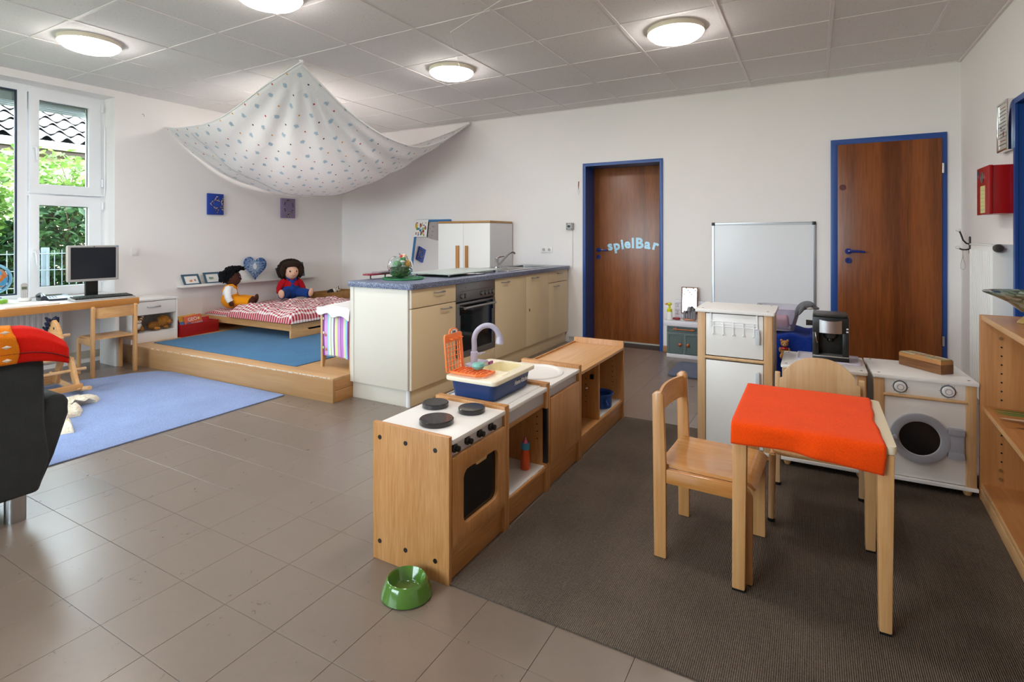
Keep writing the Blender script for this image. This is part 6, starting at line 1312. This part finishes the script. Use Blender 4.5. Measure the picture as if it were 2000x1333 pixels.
part('side_panel', B(x0+.008, x0+.018, y0+.04, y1-.03, .05, zt), WHITE, t); part('side_panel', B(x1-.018, x1-.008, y0+.04, y1-.03, .05, zt), WHITE, t); part('back_panel', B(x0+.03, x1-.03, y1-.015, y1-.005, .05, zt), WHITE, t)
part('base', B(x0-.006, x1+.006, y0-.006, y1, .032, .048), WHITE, t, bevel=.003)
part('crossbar', MB().cyl((x0+.040, y0+.008, .534), (x1-.040, y0+.008, .534), .0095, n=16), PALEB, t)
for a, b_, hz0, hz1 in ((.548, .784, .63, .71), (.056, .520, .40, .48)):
    d_ = part('door', B(x0+.046, x1-.046, y0+.004, y0+.018, a, b_), WHITE, t, bevel=.002); part('handle', MB().prism(rrect(x1-.082, x1-.062, hz0, hz1, .006), 'y', y0-.020, y0+.004), GREYP if False else M('pale_grey_handle', 'c7cdd4', .4), d_, bevel=.003)
for x in (x0+.03, x1-.03):
    for y in (y0+.03, y1-.03): part('foot', MB().cyl((x, y, CZ), (x, y, .033), .016, n=16), BEECH, t)
t = thing('hook_rack', 'white wire hook rack hanging on the toy fridge door', 'hook rack', (-.385, 3.2, .70))
rx0, rx1, ry = -.510, -.262, 3.200
fr = MB(); fr.tube([(rx0, ry, .742), (rx1, ry, .742), (rx1, ry, .715), (rx0, ry, .715)], .0022, 6, closed=True); fr.tube([(rx0, ry, .728), (rx1, ry, .728)], .0018, 6)
for x in (rx0+.005, rx1-.005): fr.box(x-.004, x+.004, ry-.001, ry+.001, .715, .788)
part('frame', fr, PVC, t, fix=False)
hkm = MB().tube([(0, 0, .030), (0, 0, -.035), (0, -.003, -.043), (0, -.009, -.045), (0, -.013, -.040)], .0022, 6).ell((0, -.013, -.038), .0042, 8, 6).mesh('hook'); hkm.materials.append(PVC)
for k in range(5): inst('hook', hkm, t, (rx0+.02+.052*k+.385, ry-.002-3.2, .712-.70))
t = thing('toy_cabinet', 'white topped toy kitchen cabinet carrying the coffee machine', 'toy cabinet', (.05, 3.38, CZ))
x0, x1, y0, y1, zt = -.150, .238, 3.195, 3.565, .525
part('top', MB().prism(rrect(x0, x1, y0-.008, y1+.008, .012), 'z', zt, zt+.017), WHITE, t, bevel=.003); screws(t, x0, x1, y0, y1, zt+.017)
for x in (x0+.006, x1-.046): part('post', B(x, x+.040, y0, y0+.04, .05, zt), PALEB, t, bevel=.005)
for x in (x0+.006, x1-.036): part('post', B(x, x+.030, y1-.03, y1, .05, zt), PALEB, t, bevel=.005)
part('front_panel', B(x0+.046, x1-.046, y0+.006, y0+.018, .055, zt), WHITE, t); part('side_panel', B(x0+.012, x0+.02, y0+.04, y1-.03, .055, zt), WHITE, t); part('side_panel', B(x1-.02, x1-.012, y0+.04, y1-.03, .055, zt), WHITE, t); part('back_panel', B(x0+.036, x1-.036, y1-.014, y1-.006, .055, zt), WHITE, t); part('base', B(x0, x1, y0-.006, y1, .036, .052), WHITE, t, bevel=.002)
for x in (x0+.03, x1-.03):
    for y in (y0+.03, y1-.03): part('foot', MB().lathe([(.012, CZ), (.018, .018), (.018, .036)], (x, y, 0), 16), BEECH, t)
t = thing('toy_washing_machine', 'white toy washing machine with grey round door and two dials', 'toy washer', (.463, 3.212, CZ), R(2.0), world=False)
hw, dp, zt = .201, .38, .519
part('top', MB().prism([(-hw-.003, -.012), (hw+.004, -.012), (hw+.004, -.006), (hw-.002, dp), (-hw-.003, dp)], 'z', zt, zt+.017), WHITE, t, bevel=.002); screws(t, -hw, hw, 0, dp, zt+.017)
for x in (-hw+.002, hw-.044): part('post', B(x, x+.042, -.004, .036, .045, zt), PALEB, t, bevel=.006)
for x in (-hw+.002, hw-.032): part('post', B(x, x+.03, dp-.03, dp, .045, zt), PALEB, t, bevel=.005)
part('side_panel', B(-hw+.01, -hw+.018, .036, dp-.03, .05, zt), WHITE, t); part('side_panel', B(hw-.018, hw-.01, .036, dp-.03, .05, zt), WHITE, t); part('back_panel', B(-hw+.03, hw-.03, dp-.014, dp-.006, .05, zt), WHITE, t); part('base', B(-hw-.003, hw+.003, -.01, dp, .030, .046), WHITE, t, bevel=.002)
part('front_panel', B(-hw+.044, hw-.044, .002, .014, .05, .430), WHITE, t, bevel=.001); cp = part('control_panel', B(-hw+.044, hw-.044, .002, .014, .446, zt-.002), WHITE, t, bevel=.001); part('crossbar', MB().cyl((-hw+.04, .0, .438), (hw-.04, .0, .438), .0085, n=16), PALEB, t)
for x in (-.093, .093):
    part('dial_scale', MB().ring(circ(x, .482, .030, 32), circ(x, .482, .025, 32), 'y', .0008, .0022), M('dial_scale_grey', '5a6470', .5), cp)
    k_ = part('dial', MB().lathe([(.0245, 0), (.0245, .010), (.021, .014), (.012, .0145), (0, .0135)], (0, 0, 0), 32, T=Matrix.Translation((x, .002, .482)) @ Matrix.Rotation(R(90), 4, 'X')), WHITE, cp); part('dial_print', MB().ring(circ(x, .482, .015, 20), circ(x, .482, .011, 20), 'y', -.0130, -.0122), M('dial_print_grey', 'a9aeb8', .5), k_)
    for a in range(8): q = a*math.pi/4; part('dial_mark', MB().cyl((x+.034*math.cos(q), .0005, .482+.034*math.sin(q)), (x+.034*math.cos(q), .0025, .482+.034*math.sin(q)), .0014, n=6), BLACK, cp)
GR = M('washer_door_grey', 'a3a6b1', .45)
cxw, czw = -.018, .245
oc = circ(cxw, czw, .123, 48); oc = [(min(x, cxw+.105) if abs(z-czw) < .058 and x > cxw else x, z) for x, z in oc]
d_ = part('door', MB().ring(circ(cxw, czw, .118, 48), circ(cxw, czw, .083, 48), 'y', -.016, .002), GR, t, bevel=.004); part('door_arm', B(cxw+.095, cxw+.168, -.014, .0, czw-.045, czw+.038), GR, d_, bevel=.003)
part('door_glass', MB().prism(circ(cxw, czw, .084, 48), 'y', -.006, .0015), M('black_porthole', '17181c', .18), d_); part('glass_ring', MB().ring(circ(cxw, czw, .0845, 48), circ(cxw, czw, .0805, 48), 'y', -.0085, -.004), M('porthole_ring', 'd5d8de', .35), d_); part('door_knob', MB().lathe([(.006, 0), (.006, .012), (.012, .020), (.010, .028), (0, .031)], (0, 0, 0), 16, T=Matrix.Translation((cxw-.1, -.014, czw)) @ Matrix.Rotation(R(90), 4, 'X')), GR, d_)
for z in (czw+.052, czw-.060): part('hinge_block', MB().prism(rrect(cxw+.108, cxw+.170, z-.014, z+.016, .006), 'y', -.020, .002), GR, t, bevel=.002)
for x in (-hw+.03, hw-.03):
    for y in (.03, dp-.03): part('foot', MB().lathe([(.013, CZ-CZ), (.018, .012), (.018, .03)], (x, y, 0), 16), BEECH, t)
solo('serving_tray', MB().ring(rrect(-.078, .218, 3.335, 3.548, .012), rrect(-.072, .212, 3.341, 3.542, .010), 'z', .543, .552).prism(rrect(-.077, .217, 3.336, 3.547, .011), 'z', .5425, .546), M('lilac_tray', 'cfc9d6', .35), 'flat pale lilac tray under the coffee machine', 'tray', (.07, 3.44, .5425), fix=False)
# coffee machine
t = thing('coffee_machine', 'black toy espresso machine with steel front on the tray', 'coffee machine', (.082, 3.357, .5472), 0, world=False)
part('body_back', B(-.085, .085, .07, .175, .0, .235), BLACK, t, bevel=.008); part('side_wall', B(-.085, -.055, .0, .07, .03, .155), BLACK, t, bevel=.004); part('side_wall', B(.055, .085, .0, .07, .03, .155), BLACK, t, bevel=.004)
part('head', B(-.085, .085, .0, .12, .148, .236), BLACK, t, bevel=.006); part('lid', MB().prism(rrect(-.083, .083, .002, .17, .03), 'z', .236, .252), M('dark_lid', '2b2a28', .35), t, bevel=.008)
part('steel_front', MB().grid(lambda u, v: (-.052+.104*u, -.004-.010*(1-(2*u-1)**2), .152+.07*v-.006*(1-(2*u-1)**2)*(v > .5)), 16, 4), STEEL, t, solid=.003)
part('brew_head', MB().lathe([(.038, 0), (.036, -.02), (.028, -.03), (0, -.032)], (0, .04, .15), 24), BLACK, t); part('filter_spout', MB().ell((0, .03, .112), (.016, .012, .014), 12, 8), BLACKG, t)
part('drip_base', B(-.085, .085, -.012, .12, 0, .026), BLACK, t, bevel=.003); gr = part('drip_grille', B(-.083, .083, -.0125, .07, .026, .030), SILVER, t, bevel=.001)
for k in range(18): part('slot', B(-.072+.0085*k, -.069+.0085*k, -.006, .055, .0301, .0308), BLACK, gr)
part('steam_wand', MB().tube([(-.072, -.006, .152), (-.07, -.010, .14), (-.066, -.012, .115), (-.063, -.012, .098)], .003, 8), CHROME, t); part('side_knob', MB().cyl((-.085, .045, .195), (-.116, .045, .195), .014, .0155, n=20), BLACK, t)
for z in (.16, .175): part('rocker_switch', B(.072, .082, -.002, .001, z, z+.008), LGREY, t, bevel=.001)
# domino box
t = thing('wooden_game_box', 'walnut wooden box with patterned sliding lid on the toy washing machine', 'box', (.50, 3.43, .5432), R(-50), world=False)
part('box', B(-.115, .115, -.0375, .0375, 0, .045), WALNUT, t, bevel=.001); part('upper_band', B(-.115, .115, -.0372, .0372, .045, .064), OLIVEW, t, bevel=.001); ld = part('lid', B(-.112, .112, -.034, .034, .064, .069), M('olive_paper_lid', 'a08d62', .5, var=.15, vs=40), t)
for a, b_, c in ((-.1, -.03, 'c9c8c2'), (-.03, .03, 'e06a2a'), (.03, .08, '9aa09c'), (.085, .105, 'd8894a')): part('lid_print', B(a, b_, -.0345, -.026, .0685, .0694), M('lid_print', c, .5), ld)
for a, b_, c in ((-.09, -.02, 'b9b8b2'), (.0, .02, 'e0a27a'), (.03, .09, 'c9c8c2')): part('lid_print', B(a, b_, .022, .033, .0685, .0694), M('lid_print', c, .5), ld)
for k in range(12): part('lid_mark', B(-.085+.015*k, -.08+.015*k, -.016+.012*(k % 3), -.01+.012*(k % 3), .0685, .0694), M('lid_mark', '2b2620', .5), ld)
# blue towel stand with bath tub
t = thing('towel_stand', 'low stand covered by a crumpled blue terry towel behind the toy appliances', 'towel', (-.15, 4.35, 0))
part('table', B(-.30, -.03, 4.15, 4.55, .50, .53), PALEB, t)
for x in (-.29, -.07):
    for y in (4.17, 4.50): part('leg', B(x, x+.03, y, y+.03, 0, .50), PALEB, t)
def tw(u, v):
    x = -.34+.345*u; f_ = .012*math.sin(u*12)+.010*math.sin(u*11+2)+.01*NZ.noise(Vector((u*9, v*5, 3)))
    if v < .45: y = 4.58-.46*(v/.45); z = .545+.5*f_
    else: k = (v-.45)/.55; y = 4.12-.02*math.sin(k*2)-.012*k+f_*min(1, k*3)*1.6; z = .545+.5*f_*(1-k)-.44*k+.02*math.sin(u*6)*k
    return (x, y, z)
part('towel_cloth', MB().grid(tw, 80, 40), TOWEL, t, solid=.008, smooth=180)
t = thing('baby_bath', 'clear plastic baby bath tub standing on the blue towel', 'bath tub', (-.2, 4.33, .556))
def tubring(z, g): return rrect(-.30-g, -.13+g, 4.21-g, 4.45+g, .07)
tb = MB(); lv = [(.560, .0), (.562, .012), (.60, .022), (.66, .038), (.712, .05), (.716, .066)]
pts = [tubring(z, g) for z, g in lv]; n = len(pts[0])
tb.add([(a, b_, z) for (z, g), pp in zip(lv, pts) for a, b_ in pp], [tuple(range(n-1, -1, -1))]+[(i*n+j, i*n+(j+1) % n, (i+1)*n+(j+1) % n, (i+1)*n+j) for i in range(len(lv)-1) for j in range(n)])
part('tub', tb, TUBG, t, solid=.003, smooth=60); part('cushion', MB().prism(rrect(-.20, .18, 4.24, 4.43, .06), 'z', .566, .655), M('pink_cushion', 'cfa9b4', .8), t, bevel=.02) if False else None
solo('pink_bundle', quilt(-.28, -.15, 4.24, 4.42, .575, .08, 2., n=24, wr=.02), M('pink_cotton', 'd9b0ba', .9), 'folded pink cloth lying inside the clear baby bath', 'cloth', (-.21, 4.33, .575), smooth=180)
t = thing('plush_dolphin', 'grey plush dolphin hanging over the rim of the clear baby bath', 'plush toy', (-.04, 4.122, .742), 0, world=False)
gp = felt('grey_plush', '6c6d73', 200, var=.15); bd = part('body', MB().tube(spl([(-.06, .01, -.062), (-.045, .0, -.022), (-.02, .0, .006), (.01, .0, .016), (.035, .0, .010), (.055, .0, .0), (.076, .0, -.004)], 3), [.010, .014, .018, .022, .024, .026, .027, .028, .028, .028, .027, .026, .023, .019, .015, .012, .010, .008, .006], 14), gp, t)
part('belly', MB().ell((.02, -.004, -.002), (.026, .022, .012), 12, 8), PLUSHW, bd); part('fin', MB().tube([(-.015, -.02, .01), (-.03, -.028, -.02), (-.042, -.028, -.05)], [.012, .014, .004], 8), gp, bd); part('eye', MB().ell((.036, -.022, .013), .004, 8, 6), BLACKG, bd)
t = thing('bear_badge', 'small brown bear figure with red scarf on the blue towel', 'toy bear', (-.168, 4.070, .44), R(-90), world=False)
fbm = felt('brown_bear_plush', 'b98550', 300, var=.25); hd = part('head', MB().ell((0, 0, .055), (.018, .024, .022), 14, 10), fbm, t); part('muzzle', MB().ell((.015, 0, .049), (.010, .012, .009), 10, 8), M('bear_muzzle', 'd9b78c', .8), hd); part('nose', MB().ell((.024, 0, .053), .004, 8, 6), BLACKG, hd)
for s in (-1, 1): part('ear', MB().ell((0, s*.019, .075), (.008, .009, .009), 10, 8), fbm, hd); part('eye', MB().ell((.016, s*.009, .060), .0025, 6, 5), BLACKG, hd); part('leg', MB().ell((.008, s*.017, -.03), (.012, .012, .02), 10, 8), fbm, t); part('arm', MB().ell((.004, s*.026, .012), (.009, .009, .018), 10, 8), fbm, t)
part('body', MB().ell((0, 0, .0), (.018, .024, .034), 14, 10), fbm, t); part('scarf', MB().ell((.002, 0, .022), (.022, .027, .011), 14, 8), RED, t)
# ---------------------------------------------------------------- shelf at the right wall
t = thing('open_shelf', 'low open beech shelf unit along the wall with a patterned middle board', 'shelf', (.672, 3.238, CZ), R(-2.5), world=False)
LN, DPs = 1.9, .37
part('side_panel', B(0, DPs, -.022, 0, 0, .852), SHELFW, t, bevel=.003); part('side_panel', B(0, DPs, -LN, -LN+.022, 0, .852), SHELFW, t, bevel=.003)
tp = part('top_board', B(.012, DPs, -LN+.022, -.022, .829, .851), SHELFWY, t); part('edge_band', B(.006, .012, -LN+.022, -.022, .829, .851), EDGE, tp, bevel=.001)
ms = part('shelf_board', B(.016, DPs-.01, -LN+.022, -.0225, .415, .433), SHELFWY, t); part('edge_band', B(.009, .016, -LN+.022, -.0225, .415, .433), EDGE, ms, bevel=.001)
bb = part('bottom_board', B(.012, DPs, -LN+.022, -.022, .055, .075), SHELFWY, t); part('edge_band', B(.006, .012, -LN+.022, -.022, .055, .075), EDGE, bb, bevel=.001); part('kickboard', B(.004, .02, -LN+.022, -.022, 0, .052), EDGE, t, bevel=.001)
part('back_panel', B(DPs-.008, DPs, -LN+.022, -.022, .075, .829), SHELFW, t)
for k in range(18): z = .11+.04*k; part('peg_hole', MB().cyl((.075, -.0215, z), (.075, -.0235, z), .0038, n=8), BLACK, t)
for z in (.79, .75, .15, .11): part('cam_fitting', MB().cyl((.072, -.0215, z), (.072, -.026, z), .0075, n=12), M('brass_fitting', 'a88a5a', .35, metal=.6), t)
t2 = thing('vegetable_card', 'laminated cards with green and brown painted shapes on the middle shelf board', 'card', (.672, 3.238, CZ), R(-2.5), world=False)
part('card', B(.03, .24, -.16, -.045, .4335, .4345), M('brown_card', 'b37a45', .4), t2); part('card', B(.03, .27, -.34, -.18, .4335, .4345), M('brown_card_2', 'a9713c', .4), t2)
def smear(y, x0, x1, w_, c): part('painted_shape', MB().ell(((x0+x1)/2, y, .4346), ((x1-x0)/2, w_, .0012), 14, 6), M('painted_shape', c, .3), t2)
for y, c in ((-.065, '2f6b34'), (-.10, '2c7038'), (-.13, '37793f')): smear(y, .035, .19, .012, c)
smear(-.20, .03, .22, .012, 'c9b9a8'); smear(-.235, .03, .22, .018, '6e4634'); smear(-.265, .08, .26, .013, '4a2f28'); smear(-.325, .06, .26, .015, '3a2a24')
BG, nt, p = newmat('mottled_art_glass'); tc = nd(nt, 'ShaderNodeTexCoord'); vz = nd(nt, 'ShaderNodeTexVoronoi', {'Vector': tc.outputs['Object'], 'Scale': 45.}); cr = nd(nt, 'ShaderNodeValToRGB', {0: vz.outputs['Color']})
cr.color_ramp.elements[0].color = rgba('2f3d33'); cr.color_ramp.elements[1].color = rgba('d8dcd2'); e = cr.color_ramp.elements.new(.5); e.color = rgba('7f8f78'); nt.links.new(cr.outputs[0], p.inputs['Base Color']); p.inputs['Roughness'].default_value = .05; p.inputs['Transmission Weight'].default_value = .35
t = thing('glass_dish', 'wide mottled green art glass bowl on a foot on the open shelf', 'bowl', (.79, 3.0, .859), 0, world=False)
part('bowl', MB().lathe([(0, .04), (.03, .045), (.075, .085), (.13, .112), (.152, .122), (.155, .128), (.12, .122), (.07, .098), (.025, .055), (0, .05)], n=44), BG, t, smooth=60); part('foot', MB().lathe([(0, 0), (.045, 0), (.042, .008), (.02, .03), (.022, .046), (0, .048)], n=28), M('amber_glass_foot', 'a88a4c', .1), t)
